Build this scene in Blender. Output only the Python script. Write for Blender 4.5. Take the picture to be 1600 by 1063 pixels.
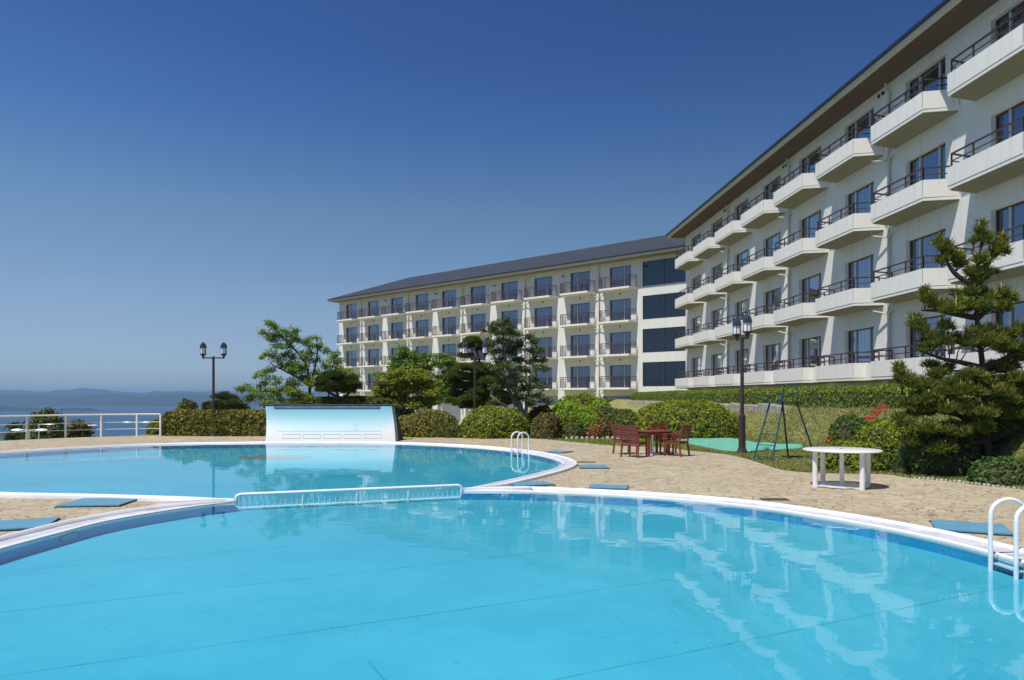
import bpy, bmesh, math, random
import numpy as np
from mathutils import Vector, Matrix, Quaternion, noise
from mathutils.geometry import tessellate_polygon

PI = math.pi
scene = bpy.context.scene
COL = scene.collection
for o in list(bpy.data.objects):
    bpy.data.objects.remove(o)

# ---------------------------------------------------------------- camera
F = 1130.0; HY = 620.0; CH = 1.75
cam = bpy.data.cameras.new("camera"); camo = bpy.data.objects.new("camera", cam); COL.objects.link(camo)
camo.location = (0, 0, CH); camo.rotation_euler = (PI/2, 0, 0)
cam.sensor_width = 36; cam.lens = F/1600*36; cam.shift_y = (HY-531.5)/1600
cam.clip_start = .1; cam.clip_end = 30000
scene.camera = camo

# ---------------------------------------------------------------- sky, sun, exposure
SUN_AZ = math.atan2(-.72, -.69)      # clockwise from +Y
SUN_EL = math.radians(64)
world = bpy.data.worlds.new("World"); scene.world = world; world.use_nodes = True
wn = world.node_tree; wn.nodes.clear()
sky = wn.nodes.new('ShaderNodeTexSky'); sky.sky_type = 'NISHITA'; sky.sun_disc = False
sky.sun_elevation = SUN_EL; sky.sun_rotation = SUN_AZ % (2*PI)
sky.altitude = 0; sky.air_density = 1.0; sky.dust_density = .3; sky.ozone_density = 6.0
gam = wn.nodes.new('ShaderNodeGamma'); gam.inputs[1].default_value = 1.12
bg = wn.nodes.new('ShaderNodeBackground'); bg.inputs[1].default_value = .0975
wo = wn.nodes.new('ShaderNodeOutputWorld')
tint = wn.nodes.new('ShaderNodeMix'); tint.data_type = 'RGBA'; tint.blend_type = 'MULTIPLY'; tint.inputs[0].default_value = 1; tint.inputs[7].default_value = (.80, .95, 1.22, 1)
wn.links.new(sky.outputs[0], tint.inputs[6]); wn.links.new(tint.outputs[2], gam.inputs[0]); 
tcs = wn.nodes.new('ShaderNodeTexCoord'); sep = wn.nodes.new('ShaderNodeSeparateXYZ'); wn.links.new(tcs.outputs['Generated'], sep.inputs[0])
air = wn.nodes.new('ShaderNodeValToRGB'); els = air.color_ramp.elements      # thicker air towards the horizon
stops = [(.0, (.60, .64, .62)), (.04, (.72, .65, .63)), (.078, (.86, .67, .575)), (.132, (.97, .735, .555)), (.243, (.92, .80, .575)), (.345, (.61, .65, .63)), (.43, (.50, .555, .60)), (.8, (.45, .53, .60))]
while len(els) < len(stops): els.new(.5)
for e, (p_, c_) in zip(els, stops): e.position = p_; e.color = (*c_, 1)
wn.links.new(sep.outputs[2], air.inputs[0])
m2 = wn.nodes.new('ShaderNodeMix'); m2.data_type = 'RGBA'; m2.blend_type = 'MULTIPLY'; m2.inputs[0].default_value = 1
wn.links.new(gam.outputs[0], m2.inputs[6]); wn.links.new(air.outputs[0], m2.inputs[7])
mp = wn.nodes.new('ShaderNodeMapRange'); mp.inputs[1].default_value = -.5; mp.inputs[2].default_value = .6; mp.inputs[3].default_value = 1.04; mp.inputs[4].default_value = .72
wn.links.new(sep.outputs[0], mp.inputs[0])
vs_ = wn.nodes.new('ShaderNodeVectorMath'); vs_.operation = 'SCALE'; wn.links.new(m2.outputs[2], vs_.inputs[0]); wn.links.new(mp.outputs[0], vs_.inputs[3])
wn.links.new(vs_.outputs[0], bg.inputs[0]); wn.links.new(bg.outputs[0], wo.inputs[0])
sl = bpy.data.lights.new("sun", 'SUN'); sl.energy = 4.6; sl.angle = math.radians(.5); sl.color = (1, .955, .88)
so = bpy.data.objects.new("sun", sl); COL.objects.link(so)
sdir = Vector((math.sin(SUN_AZ)*math.cos(SUN_EL), math.cos(SUN_AZ)*math.cos(SUN_EL), math.sin(SUN_EL)))
so.rotation_euler = sdir.to_track_quat('Z', 'Y').to_euler(); so.location = sdir*60
scene.view_settings.view_transform = 'Standard'; scene.view_settings.look = 'None'
scene.view_settings.exposure = 0.15; scene.view_settings.gamma = 1
scene.cycles.max_bounces = 8; scene.cycles.transparent_max_bounces = 16
scene.cycles.caustics_reflective = False; scene.cycles.caustics_refractive = False

# ---------------------------------------------------------------- helpers
def P(px, py, Y):
    """point of the place seen at photo pixel (px, py) and depth Y"""
    return Vector(((px-800)/F*Y, Y, CH+(HY-py)/F*Y))
def G(px, py, z=0.0):
    """point at height z seen at photo pixel"""
    Y = (CH-z)*F/(py-HY)
    return Vector(((px-800)/F*Y, Y, z))

def tag(o, label=None, cat=None, group=None, kind=None):
    if label: o['label'] = label
    if cat: o['category'] = cat
    if group: o['group'] = group
    if kind: o['kind'] = kind
    return o
def empty(name, loc, rz=0.0):
    o = bpy.data.objects.new(name, None); COL.objects.link(o)
    o.location = loc; o.rotation_euler = (0, 0, rz); o.empty_display_size = .2
    return o
def link(name, me, parent=None, loc=None):
    o = bpy.data.objects.new(name, me); COL.objects.link(o)
    if parent: o.parent = parent
    if loc is not None: o.location = loc
    return o
def copy_tree(o, parent=None):
    c = o.copy(); COL.objects.link(c)
    if parent: c.parent = parent
    for ch in [x for x in bpy.data.objects if x.parent == o]:
        copy_tree(ch, c)
    return c

class MB:
    def __init__(s):
        s.v = []; s.f = []; s.m = []; s.mi = 0
    def add(s, vs, fs):
        b = len(s.v); s.v += [tuple(v) for v in vs]; s.f += [tuple(i+b for i in f) for f in fs]; s.m += [s.mi]*len(fs)
    def box(s, x0, x1, y0, y1, z0, z1, M=None):
        vs = [Vector((x, y, z)) for z in (z0, z1) for y in (y0, y1) for x in (x0, x1)]
        if M is not None: vs = [M @ v for v in vs]
        s.add(vs, [(0, 2, 3, 1), (4, 5, 7, 6), (0, 1, 5, 4), (2, 6, 7, 3), (0, 4, 6, 2), (1, 3, 7, 5)])
    def bar(s, a, b, w, h=None, up=Vector((0, 0, 1))):
        a = Vector(a); b = Vector(b); h = h or w
        d = (b-a).normalized()
        if abs(d.dot(up)) > .98: up = Vector((0, 1, 0))
        x = d.cross(up).normalized(); y = x.cross(d).normalized()
        vs = [p + x*sx*w/2 + y*sy*h/2 for p in (a, b) for sx, sy in ((-1, -1), (1, -1), (1, 1), (-1, 1))]
        s.add(vs, [(0, 3, 2, 1), (4, 5, 6, 7), (0, 1, 5, 4), (1, 2, 6, 5), (2, 3, 7, 6), (3, 0, 4, 7)])
    def tube(s, pts, r, n=8, cap=True):
        pts = [Vector(p) for p in pts]
        rs = r if isinstance(r, (list, tuple)) else [r]*len(pts)
        prev = None; rings = []
        for i, p in enumerate(pts):
            if i == 0: d = pts[1]-p
            elif i == len(pts)-1: d = p-pts[-2]
            else: d = pts[i+1]-pts[i-1]
            d.normalize()
            if prev is None:
                u = Vector((0, 0, 1)) if abs(d.z) < .9 else Vector((1, 0, 0))
                x = d.cross(u).normalized()
            else:
                x = (prev - d*prev.dot(d)).normalized()
            prev = x; y = d.cross(x)
            rings.append([p + (x*math.cos(2*PI*k/n)+y*math.sin(2*PI*k/n))*rs[i] for k in range(n)])
        vs = [v for rg in rings for v in rg]; fs = []
        for i in range(len(pts)-1):
            for k in range(n):
                k2 = (k+1) % n
                fs.append((i*n+k, i*n+k2, (i+1)*n+k2, (i+1)*n+k))
        if cap:
            fs.append(tuple(range(n-1, -1, -1))); fs.append(tuple((len(pts)-1)*n+k for k in range(n)))
        s.add(vs, fs)
    def lathe(s, prof, n=16, c=(0, 0, 0), sq=1.0):
        c = Vector(c); vs = []; fs = []
        for r, z in prof:
            for k in range(n):
                a = 2*PI*(k+.5)/n
                vs.append(c+Vector((r*math.cos(a), r*math.sin(a)*sq, z)))
        for i in range(len(prof)-1):
            for k in range(n):
                k2 = (k+1) % n
                fs.append((i*n+k, i*n+k2, (i+1)*n+k2, (i+1)*n+k))
        fs.append(tuple(range(n-1, -1, -1))); fs.append(tuple((len(prof)-1)*n+k for k in range(n)))
        s.add(vs, fs)
    def prism(s, poly, z0, z1):
        n = len(poly)
        vs = [(p[0], p[1], z0) for p in poly]+[(p[0], p[1], z1) for p in poly]
        fs = [tuple(range(n-1, -1, -1)), tuple(range(n, 2*n))]+[(i, (i+1) % n, n+(i+1) % n, n+i) for i in range(n)]
        s.add(vs, fs)
    def mesh(s, name, mats, smooth=False):
        me = bpy.data.meshes.new(name); me.from_pydata(s.v, [], s.f)
        if not isinstance(mats, (list, tuple)): mats = [mats]
        for m in mats: me.materials.append(m)
        if len(mats) > 1: me.polygons.foreach_set('material_index', s.m)
        if smooth:
            me.polygons.foreach_set('use_smooth', [True]*len(me.polygons))
            try: me.set_sharp_from_angle(angle=math.radians(40))
            except Exception: pass
        me.update(); return me
    def build(s, name, mats, parent=None, loc=None, smooth=False, bevel=0):
        o = link(name, s.mesh(name, mats, smooth), parent, loc)
        if bevel:
            b = o.modifiers.new('bevel', 'BEVEL'); b.width = bevel; b.segments = 2; b.limit_method = 'ANGLE'
        return o

def np_mesh(name, V, Fc, mats, mi=None, smooth=False):
    """V (n,3), Fc (m,k) constant k"""
    me = bpy.data.meshes.new(name)
    n, (m, k) = len(V), Fc.shape
    me.vertices.add(n); me.vertices.foreach_set('co', np.asarray(V, np.float32).ravel())
    me.loops.add(m*k); me.loops.foreach_set('vertex_index', Fc.astype(np.int32).ravel())
    me.polygons.add(m); me.polygons.foreach_set('loop_start', np.arange(0, m*k, k, dtype=np.int32))
    for mt in (mats if isinstance(mats, (list, tuple)) else [mats]): me.materials.append(mt)
    if mi is not None: me.polygons.foreach_set('material_index', mi.astype(np.int32))
    if smooth: me.polygons.foreach_set('use_smooth', np.ones(m, bool))
    me.update(calc_edges=True); me.validate()
    return me

# ---------------------------------------------------------------- materials
def srgb(r, g, b):
    return tuple(((c/255/12.92) if c/255 <= .04045 else ((c/255+.055)/1.055)**2.4) for c in (r, g, b))
class NT:
    def __init__(s, name):
        s.m = bpy.data.materials.new(name); s.m.use_nodes = True; s.t = s.m.node_tree; s.t.nodes.clear()
        s.out = s.t.nodes.new('ShaderNodeOutputMaterial')
    def n(s, ty, ins=None, **kw):
        nd = s.t.nodes.new(ty)
        for k, v in kw.items(): setattr(nd, k, v)
        if ins:
            for k, v in ins.items():
                if isinstance(v, bpy.types.NodeSocket): s.t.links.new(v, nd.inputs[k])
                else: nd.inputs[k].default_value = v
        return nd
    def coord(s, sc=(1, 1, 1), rot=0.0, which='Object'):
        c = s.n('ShaderNodeTexCoord')
        return s.n('ShaderNodeMapping', {0: c.outputs[which], 2: (0, 0, rot), 3: sc}).outputs[0]
    def noise(s, vec, scale, detail=4, rough=.55, dist=0):
        return s.n('ShaderNodeTexNoise', {'Vector': vec, 'Scale': scale, 'Detail': detail, 'Roughness': rough, 'Distortion': dist}).outputs[0]
    def ramp(s, fac, stops, interp='LINEAR'):
        r = s.n('ShaderNodeValToRGB', {0: fac}); cr = r.color_ramp; cr.interpolation = interp
        while len(cr.elements) < len(stops): cr.elements.new(.5)
        for e, (p, c) in zip(cr.elements, stops):
            e.position = p; e.color = (c, c, c, 1) if isinstance(c, (int, float)) else (*c, 1)
        return r.outputs[0]
    def mix(s, fac, a, b, mode='MIX'):
        m = s.n('ShaderNodeMix', data_type='RGBA', blend_type=mode)
        for k, v in ((0, fac), (6, a), (7, b)):
            if isinstance(v, bpy.types.NodeSocket): s.t.links.new(v, m.inputs[k])
            else: m.inputs[k].default_value = v if k == 0 else ((*v, 1) if len(v) == 3 else v)
        return m.outputs[2]
    def math(s, op, a, b=0.0, c=None):
        ins = {0: a, 1: b}
        if c is not None: ins[2] = c
        return s.n('ShaderNodeMath', ins, operation=op).outputs[0]
    def bump(s, h, st=.3, d=.02):
        return s.n('ShaderNodeBump', {'Height': h, 'Strength': st, 'Distance': d}).outputs[0]
    def fin(s, col, rough=.6, normal=None, metal=0, spec=.5, coat=0):
        b = s.n('ShaderNodeBsdfPrincipled')
        for k, v in (('Base Color', col), ('Roughness', rough), ('Metallic', metal), ('Specular IOR Level', spec), ('Coat Weight', coat)):
            if isinstance(v, bpy.types.NodeSocket): s.t.links.new(v, b.inputs[k])
            else: b.inputs[k].default_value = (*v, 1) if isinstance(v, tuple) else v
        if normal: s.t.links.new(normal, b.inputs['Normal'])
        s.t.links.new(b.outputs[0], s.out.inputs[0]); return s.m
def plain(name, col, rough=.5, var=.15, sc=6, bump=.1, metal=0, coat=0):
    t = NT(name); v = t.coord(); nz = t.noise(v, sc)
    dark = tuple(c*(1-var) for c in col); light = tuple(min(1, c*(1+var*.6)) for c in col)
    c = t.ramp(nz, [(.3, dark), (.7, light)])
    return t.fin(c, rough, t.bump(t.noise(v, sc*8), bump, .005) if bump else None, metal, .5, coat)

def concrete(name, col, streak=.12, stain=(.30, .26, .2), gx=.0):
    t = NT(name); v = t.coord(); n1 = t.noise(v, .5, 5)
    base = t.ramp(n1, [(.3, tuple(c*.92 for c in col)), (.7, col)])
    vs = t.coord((3.0, 3.0, .22)); st = t.noise(vs, 1.6, 5, .65)
    f = t.ramp(st, [(.52, 0.0), (.78, streak)])
    c = t.mix(f, base, stain)
    st2 = t.noise(t.coord((14, 14, .5)), 1.2, 4, .7); c = t.mix(t.ramp(st2, [(.56, 0.0), (.74, streak*.9)]), c, tuple(q*.55 for q in col))
    fine = t.noise(v, 9, 6, .7)
    c = t.mix(.18, c, t.ramp(fine, [(.3, .72), (.7, 1.0)]), 'MULTIPLY')
    return t.fin(c, .85, t.bump(t.noise(v, 60, 3), .25, .006), 0, .25)

M = {}
M['render'] = concrete('painted_render', (.78, .77, .72), .24)
M['parapet'] = concrete('parapet_paint', (.85, .82, .75), .28)
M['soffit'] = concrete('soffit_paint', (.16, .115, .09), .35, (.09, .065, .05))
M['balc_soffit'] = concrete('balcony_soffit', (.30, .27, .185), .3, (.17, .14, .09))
M['fascia'] = concrete('fascia_paint', (.66, .60, .48), .3)
M['gutter'] = plain('dark_gutter', (.02, .025, .04), .4)
M['iron'] = plain('brown_iron', (.085, .045, .05), .5)
M['iron_r'] = plain('red_brown_rail', (.06, .035, .035), .45)
M['alu'] = plain('aluminium_frame', (.55, .56, .57), .35, .05)
M['alu_dark'] = plain('dark_frame', (.05, .05, .06), .4, .1)
M['pipe'] = plain('cream_pipe', (.55, .50, .42), .5, .15, 3)
M['room'] = plain('room_inside', (.10, .095, .09), .9)
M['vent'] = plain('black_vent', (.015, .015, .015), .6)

def slate():
    t = NT('slate_roof'); v = t.coord()
    br = t.n('ShaderNodeTexBrick', {'Vector': t.coord((1, 1, 1), 0, 'UV'), 'Scale': 1.0, 'Color1': (.033, .039, .047, 1), 'Color2': (.020, .025, .031, 1), 'Mortar': (.014, .016, .024, 1), 'Mortar Size': .012, 'Brick Width': .6, 'Row Height': .28, 'Bias': .1})
    c = t.mix(t.ramp(t.noise(v, .8, 4), [(.35, 0.0), (.75, .5)]), br.outputs[0], (.048, .055, .063))
    return t.fin(c, .6, t.bump(br.outputs[1], -.5, .02), 0, .5)
M['slate'] = slate()

def glass(name, tint, ior=1.5, refl=(.9, .93, 1.0), gain=1.0):
    t = NT(name); tr = t.n('ShaderNodeBsdfTransparent', {0: (*tint, 1)})
    wob = t.bump(t.noise(t.coord(), .35, 1), .04, .2)
    gl = t.n('ShaderNodeBsdfGlossy', {0: (*refl, 1), 'Roughness': .01, 'Normal': wob})
    fr = t.n('ShaderNodeFresnel', {0: ior}).outputs[0]
    fr = t.math('MINIMUM', t.math('MULTIPLY', fr, gain), .95)
    mx = t.n('ShaderNodeMixShader', {0: fr, 1: tr.outputs[0], 2: gl.outputs[0]})
    t.t.links.new(mx.outputs[0], t.out.inputs[0]); return t.m
M['pane'] = glass('window_glass', (.38, .48, .68), 1.5, (.78, .90, 1), 4.6)
M['pane_tint'] = glass('tinted_glass', (.13, .16, .22), 1.5, (.78, .88, 1), 2.2)
def curtain():
    t = NT('curtain_fabric'); c = t.n('ShaderNodeTexCoord')
    w = t.n('ShaderNodeTexWave', {'Vector': c.outputs['Object'], 'Scale': 3.2, 'Distortion': 1.5, 'Detail': 2}, wave_type='BANDS', bands_direction='X')
    return t.fin(t.ramp(w.outputs[1], [(0, (.42, .43, .47)), (1, (.66, .67, .70))]), .9)
M['curtain'] = curtain()

def leafmat(name, cols, trans=.3, gloss=.02, scale=1.4):
    t = NT(name); gi = t.n('ShaderNodeNewGeometry'); cols = [tuple(min(.8, q*1.6) for q in c) for c in cols]
    n = len(cols)
    base = t.ramp(gi.outputs['Random Per Island'], [(i/(n-1) if n > 1 else 0, c) for i, c in enumerate(cols)])
    nz = t.noise(t.coord(), scale, 3)
    col = t.mix(t.ramp(nz, [(.35, 0.0), (.7, .45)]), base, cols[0])
    d = t.n('ShaderNodeBsdfDiffuse', {0: col}); tl = t.n('ShaderNodeBsdfTranslucent', {0: col})
    m1 = t.n('ShaderNodeMixShader', {0: trans, 1: d.outputs[0], 2: tl.outputs[0]})
    g = t.n('ShaderNodeBsdfGlossy', {0: (.8, .85, .8, 1), 'Roughness': .6})
    m2 = t.n('ShaderNodeMixShader', {0: gloss, 1: m1.outputs[0], 2: g.outputs[0]})
    t.t.links.new(m2.outputs[0], t.out.inputs[0]); return t.m
L = {
 'maple': leafmat('light_green_leaves', [(.085, .14, .012), (.15, .21, .02), (.21, .28, .035)], .5),
 'yellow': leafmat('yellow_green_leaves', [(.09, .12, .006), (.16, .19, .010), (.22, .24, .013), (.20, .13, .02)], .35),
 'green': leafmat('mid_green_leaves', [(.05, .10, .010), (.10, .165, .018), (.16, .23, .03)], .4),
 'pine': leafmat('pine_needles', [(.03, .05, .01), (.06, .085, .012), (.11, .12, .022)], .15),
 'pine2': leafmat('yellowish_pine_needles', [(.035, .062, .009), (.085, .11, .014), (.19, .185, .028)], .25),  # yellower pine needles, tone differs at random
 'juniper': leafmat('grey_green_needles', [(.035, .055, .016), (.065, .09, .026), (.11, .13, .04)], .15),
 'azalea': leafmat('azalea_leaves', [(.07, .075, .008), (.12, .13, .012), (.19, .17, .02), (.15, .09, .03)], .2),
 'box': leafmat('yellow_clipped_leaves', [(.07, .10, .006), (.14, .17, .008), (.22, .24, .014)], .25),
 'bright': leafmat('bright_new_leaves', [(.10, .17, .008), (.16, .26, .012), (.22, .33, .02)], .3),
 'hedge': leafmat('hedge_leaves', [(.07, .11, .010), (.11, .16, .014), (.17, .22, .02)], .25),
 'olive': leafmat('olive_leaves', [(.04, .055, .008), (.07, .088, .010), (.11, .12, .016)], .2),
 'brown': leafmat('brownish_leaves', [(.05, .05, .012), (.09, .08, .015), (.13, .08, .035)], .2),
 'dark': leafmat('dark_glossy_leaves', [(.02, .042, .010), (.04, .075, .014), (.07, .115, .022)], .15, .02),
 'red': leafmat('red_orange_flowers', [(.45, .05, .02), (.6, .14, .03), (.5, .03, .03)], .2),
 'candle': leafmat('pine_candles', [(.36, .20, .08), (.45, .32, .13), (.36, .14, .08)], .1),
 'grass': leafmat('grass_blades', [(.13, .15, .04), (.19, .19, .06), (.26, .235, .10), (.16, .175, .05)], .35),
 'lawn': leafmat('green_grass_blades', [(.07, .12, .015), (.12, .18, .02), (.2, .24, .05)], .3),
}
M['twigs'] = plain('shaded_twig_core', (.06, .06, .022), .95, .5, 9, .8)  # inner twigs, coloured dark to paint the shade in leaf gaps
M['bark'] = plain('dark_bark', (.05, .035, .025), .9, .4, 12, .6)
M['bark_grey'] = plain('grey_bark', (.26, .22, .18), .9, .45, 10, .6)

# ---------------------------------------------------------------- plan of the place
def catmull(pts, per=10, closed=False):
    pts = [np.array(p, float) for p in pts]; n = len(pts); out = []
    rng = range(n) if closed else range(n-1)
    for i in rng:
        p1, p2 = pts[i], pts[(i+1) % n]
        p0 = pts[(i-1) % n] if (closed or i > 0) else 2*p1-p2
        p3 = pts[(i+2) % n] if (closed or i < n-2) else 2*p2-p1
        for k in range(per):
            t = k/per
            out.append(.5*((2*p1)+(-p0+p2)*t+(2*p0-5*p1+4*p2-p3)*t*t+(-p0+3*p1-3*p2+p3)*t**3))
    if not closed: out.append(pts[-1])
    return np.array(out)
def resample(pts, step):
    d = np.r_[0, np.cumsum(np.linalg.norm(np.diff(pts, axis=0), axis=1))]
    n = max(2, int(d[-1]/step)); s = np.linspace(0, d[-1], n)
    return np.c_[np.interp(s, d, pts[:, 0]), np.interp(s, d, pts[:, 1])]
# near pool edge from the right tip round to the left tip
near = resample(catmull([(-.95, 13.32), (.3, 13.2), (2.2, 12.5), (3.58, 11.56), (4.4, 10.5), (4.95, 9.4), (5.25, 8.3), (5.3, 7.2),
    (5.0, 5.6), (4.2, 4.0), (2.8, 2.75), (1.0, 2.1), (-1.0, 2.05), (-3.0, 2.7), (-4.6, 4.1), (-5.5, 5.9), (-5.8, 7.7), (-5.75, 9.2),
    (-5.6, 10.2), (-5.1, 11.25), (-4.55, 11.95)]), .12)
far = resample(catmull([(-4.55, 11.95), (-5.4, 12.35), (-7.4, 12.75), (-9.4, 13.05), (-12.2, 14.0), (-15.2, 16.0), (-16.6, 19.0), (-15.75, 21.9),
    (-13.05, 25.6), (-9.5, 26.75), (-6.1, 27.0), (-3.5, 26.2), (-1.1, 24.4), (.55, 22.0), (1.25, 19.6), (1.15, 17.8), (.3, 15.7), (-.95, 13.32)]), .15)
pool = np.vstack([near[:-1], far[:-1]])
deck_in_view = [G(*q).xy for q in ((1600, 766), (1551, 761), (1479, 752.6), (1418, 746.6), (1379, 741), (1300, 740), (1244, 737), (1216, 733),
    (1188, 724), (1162, 716), (1131, 709.8), (1075, 704), (1037, 699.4), (968, 697), (886, 690), (829, 684.5), (750, 683.5), (640, 681.5), (520, 681.5), (400, 682), (300, 682), (253, 681.3))]
fence_pts = [(-15.75, 32.4), (-16.7, 32.2), (-17.95, 31.6), (-18.95, 30.7), (-19.85, 29.6), (-20.6, 28.2), (-21.2, 26.7), (-21.7, 25.1), (-22.1, 23.4)]
deck_poly = [(9.75, -5), (9.75, 6)]+[tuple(p) for p in deck_in_view]+fence_pts+[(-23, 18), (-23, -5)]
dp = resample(catmull(deck_poly[1:-1], 6), .25)
deck_poly = [(9.75, -5)]+[tuple(p) for p in dp]+[(-23, -5)]
DP = np.array(deck_poly)
def seg_dist(PX, PY, poly, closed=True):
    d = np.full(PX.shape, 1e9); n = len(poly)
    for i in range(n if closed else n-1):
        a = poly[i]; b = poly[(i+1) % n]; ab = b-a; L2 = (ab**2).sum()+1e-12
        t = np.clip(((PX-a[0])*ab[0]+(PY-a[1])*ab[1])/L2, 0, 1)
        d = np.minimum(d, np.hypot(PX-a[0]-t*ab[0], PY-a[1]-t*ab[1]))
    return d
def inside(PX, PY, poly):
    r = np.zeros(PX.shape, bool); n = len(poly); j = n-1
    for i in range(n):
        xi, yi = poly[i]; xj, yj = poly[j]
        c = ((yi > PY) != (yj > PY)) & (PX < (xj-xi)*(PY-yi)/(yj-yi+1e-12)+xi)
        r ^= c; j = i
    return r
def sst(a, b, x):
    t = np.clip((x-a)/(b-a), 0, 1); return t*t*(3-2*t)
def ground_z(X, Y):
    X = np.asarray(X, float); Y = np.asarray(Y, float)
    p = X*.9986+Y*.053
    bank = 1.5*sst(10.9, 12.9, p)*sst(-8, 8, Y)
    back = sst(33, 52, Y)*sst(-6, 8, X)*1.15
    z = np.maximum(bank, back)
    z = z-2.4*sst(38, 75, Y)*sst(4, -12, X)
    xe = np.interp(Y, [-50, 20, 29.5, 33, 40, 60, 95, 150], [-30, -24.2, -20.6, -17.0, -17, -24.5, -37, -38])
    d = np.maximum(xe-X, 0)
    z = z-np.minimum(d*.75, 7)-np.maximum(d-42, 0)*.55
    z = z-np.maximum(Y-100, 0)*.5
    return np.maximum(z, -63)
def gz(x, y): return float(ground_z(x, y))

# terrain sheet
xs = np.unique(np.r_[np.arange(-330, -30, 8.), np.arange(-30, 7, .5), np.arange(7, 15, .2), np.arange(15, 26, .5), np.arange(26, 62, 3.), np.arange(65, 400, 15.)])
ys = np.unique(np.r_[np.arange(-60, -8, 6.), np.arange(-8, 12, .5), np.arange(12, 34, .25), np.arange(34, 60, .5), np.arange(60, 130, 2.5), np.arange(130, 420, 10.)])
XX, YY = np.meshgrid(xs, ys)
ZZ = ground_z(XX, YY)
ins = inside(XX, YY, DP); dd = seg_dist(XX, YY, DP)
wob = np.array([noise.noise(Vector((x*.35, y*.35, 0))) for x, y in zip(XX.ravel(), YY.ravel())]).reshape(XX.shape)
ZZ = ZZ-.02+np.where(ins, 0, wob*.05*np.clip(dd*1.2, 0, 1))-np.where(ins, sst(.5, 1.4, dd)*1.3, 0)-np.where(ins, .03, 0)
nx, ny = len(xs), len(ys)
idx = np.arange(nx*ny).reshape(ny, nx)
Fc = np.stack([idx[:-1, :-1], idx[:-1, 1:], idx[1:, 1:], idx[1:, :-1]], -1).reshape(-1, 4)
def grassmat():
    t = NT('lawn_ground'); v = t.coord()
    a = t.ramp(t.noise(v, 1.1, 6, .65), [(.3, (.20, .22, .07)), (.5, (.31, .30, .11)), (.72, (.42, .37, .18))])
    b = t.mix(t.ramp(t.noise(v, 14, 5, .7), [(.3, .55), (.7, 1.1)]), (0, 0, 0), a)
    return t.fin(b, .95, t.bump(t.noise(v, 30, 4, .7), .8, .04), 0, .1)
me = np_mesh('ground', np.stack([XX, YY, ZZ], -1).reshape(-1, 3), Fc, grassmat(), smooth=True)
tag(link('ground', me), kind='structure')

# deck with the hole of the pool
def paving():
    t = NT('crazy_paving'); v = t.coord()
    wv = t.n('ShaderNodeTexNoise', {'Vector': v, 'Scale': 2.2, 'Detail': 2}).outputs[1]
    vv = t.n('ShaderNodeVectorMath', {0: v, 1: t.n('ShaderNodeVectorMath', {0: wv, 3: .28}, operation='SCALE').outputs[0]}, operation='ADD').outputs[0]
    e = t.n('ShaderNodeTexVoronoi', {'Vector': vv, 'Scale': 5.2, 'Randomness': .85}, feature='DISTANCE_TO_EDGE').outputs[0]
    cell = t.n('ShaderNodeTexVoronoi', {'Vector': vv, 'Scale': 5.2, 'Randomness': .85}).outputs['Color']
    cv = t.n('ShaderNodeSeparateColor', {0: cell}).outputs[0]
    base = t.ramp(cv, [(0, (.39, .335, .225)), (.5, (.455, .395, .27)), (1, (.51, .45, .32))])
    base = t.mix(t.ramp(t.noise(v, 22, 6, .7), [(.3, .35), (.7, 0.0)]), base, (.30, .23, .14))
    base = t.mix(t.ramp(t.noise(v, .45, 5, .6), [(.42, 0.0), (.75, .4)]), base, (.30, .22, .14))
    jn = t.ramp(t.noise(v, 1.5, 4), [(.35, .1), (.58, 1.0)])
    jf = t.math('MULTIPLY', t.ramp(e, [(.0, 1.0), (.04, .8), (.07, 0.0)]), jn)
    c = t.mix(jf, base, (.20, .155, .11))
    h = t.math('ADD', t.ramp(e, [(0, 0.0), (.08, 1.0)]), t.math('MULTIPLY', t.noise(v, 40, 4), .25))
    return t.fin(c, .8, t.bump(h, .5, .012), 0, .3)
def sheet(name, loops, z, mat, kind='structure'):
    vl = [[Vector((p[0], p[1], 0)) for p in lp] for lp in loops]
    tris = tessellate_polygon(vl)
    flat = [v for lp in vl for v in lp]
    me = bpy.data.meshes.new(name); me.from_pydata([(v.x, v.y, z) for v in flat], [], [tuple(t) for t in tris])
    me.update()
    bm = bmesh.new(); bm.from_mesh(me)
    for f in bm.faces:
        if f.normal.z < 0: f.normal_flip()
    bm.to_mesh(me); bm.free(); me.materials.append(mat)
    o = link(name, me); tag(o, kind=kind); return o
M['paving'] = paving()
deck = sheet('pool_deck', [deck_poly, pool], 0, M['paving'])
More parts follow.
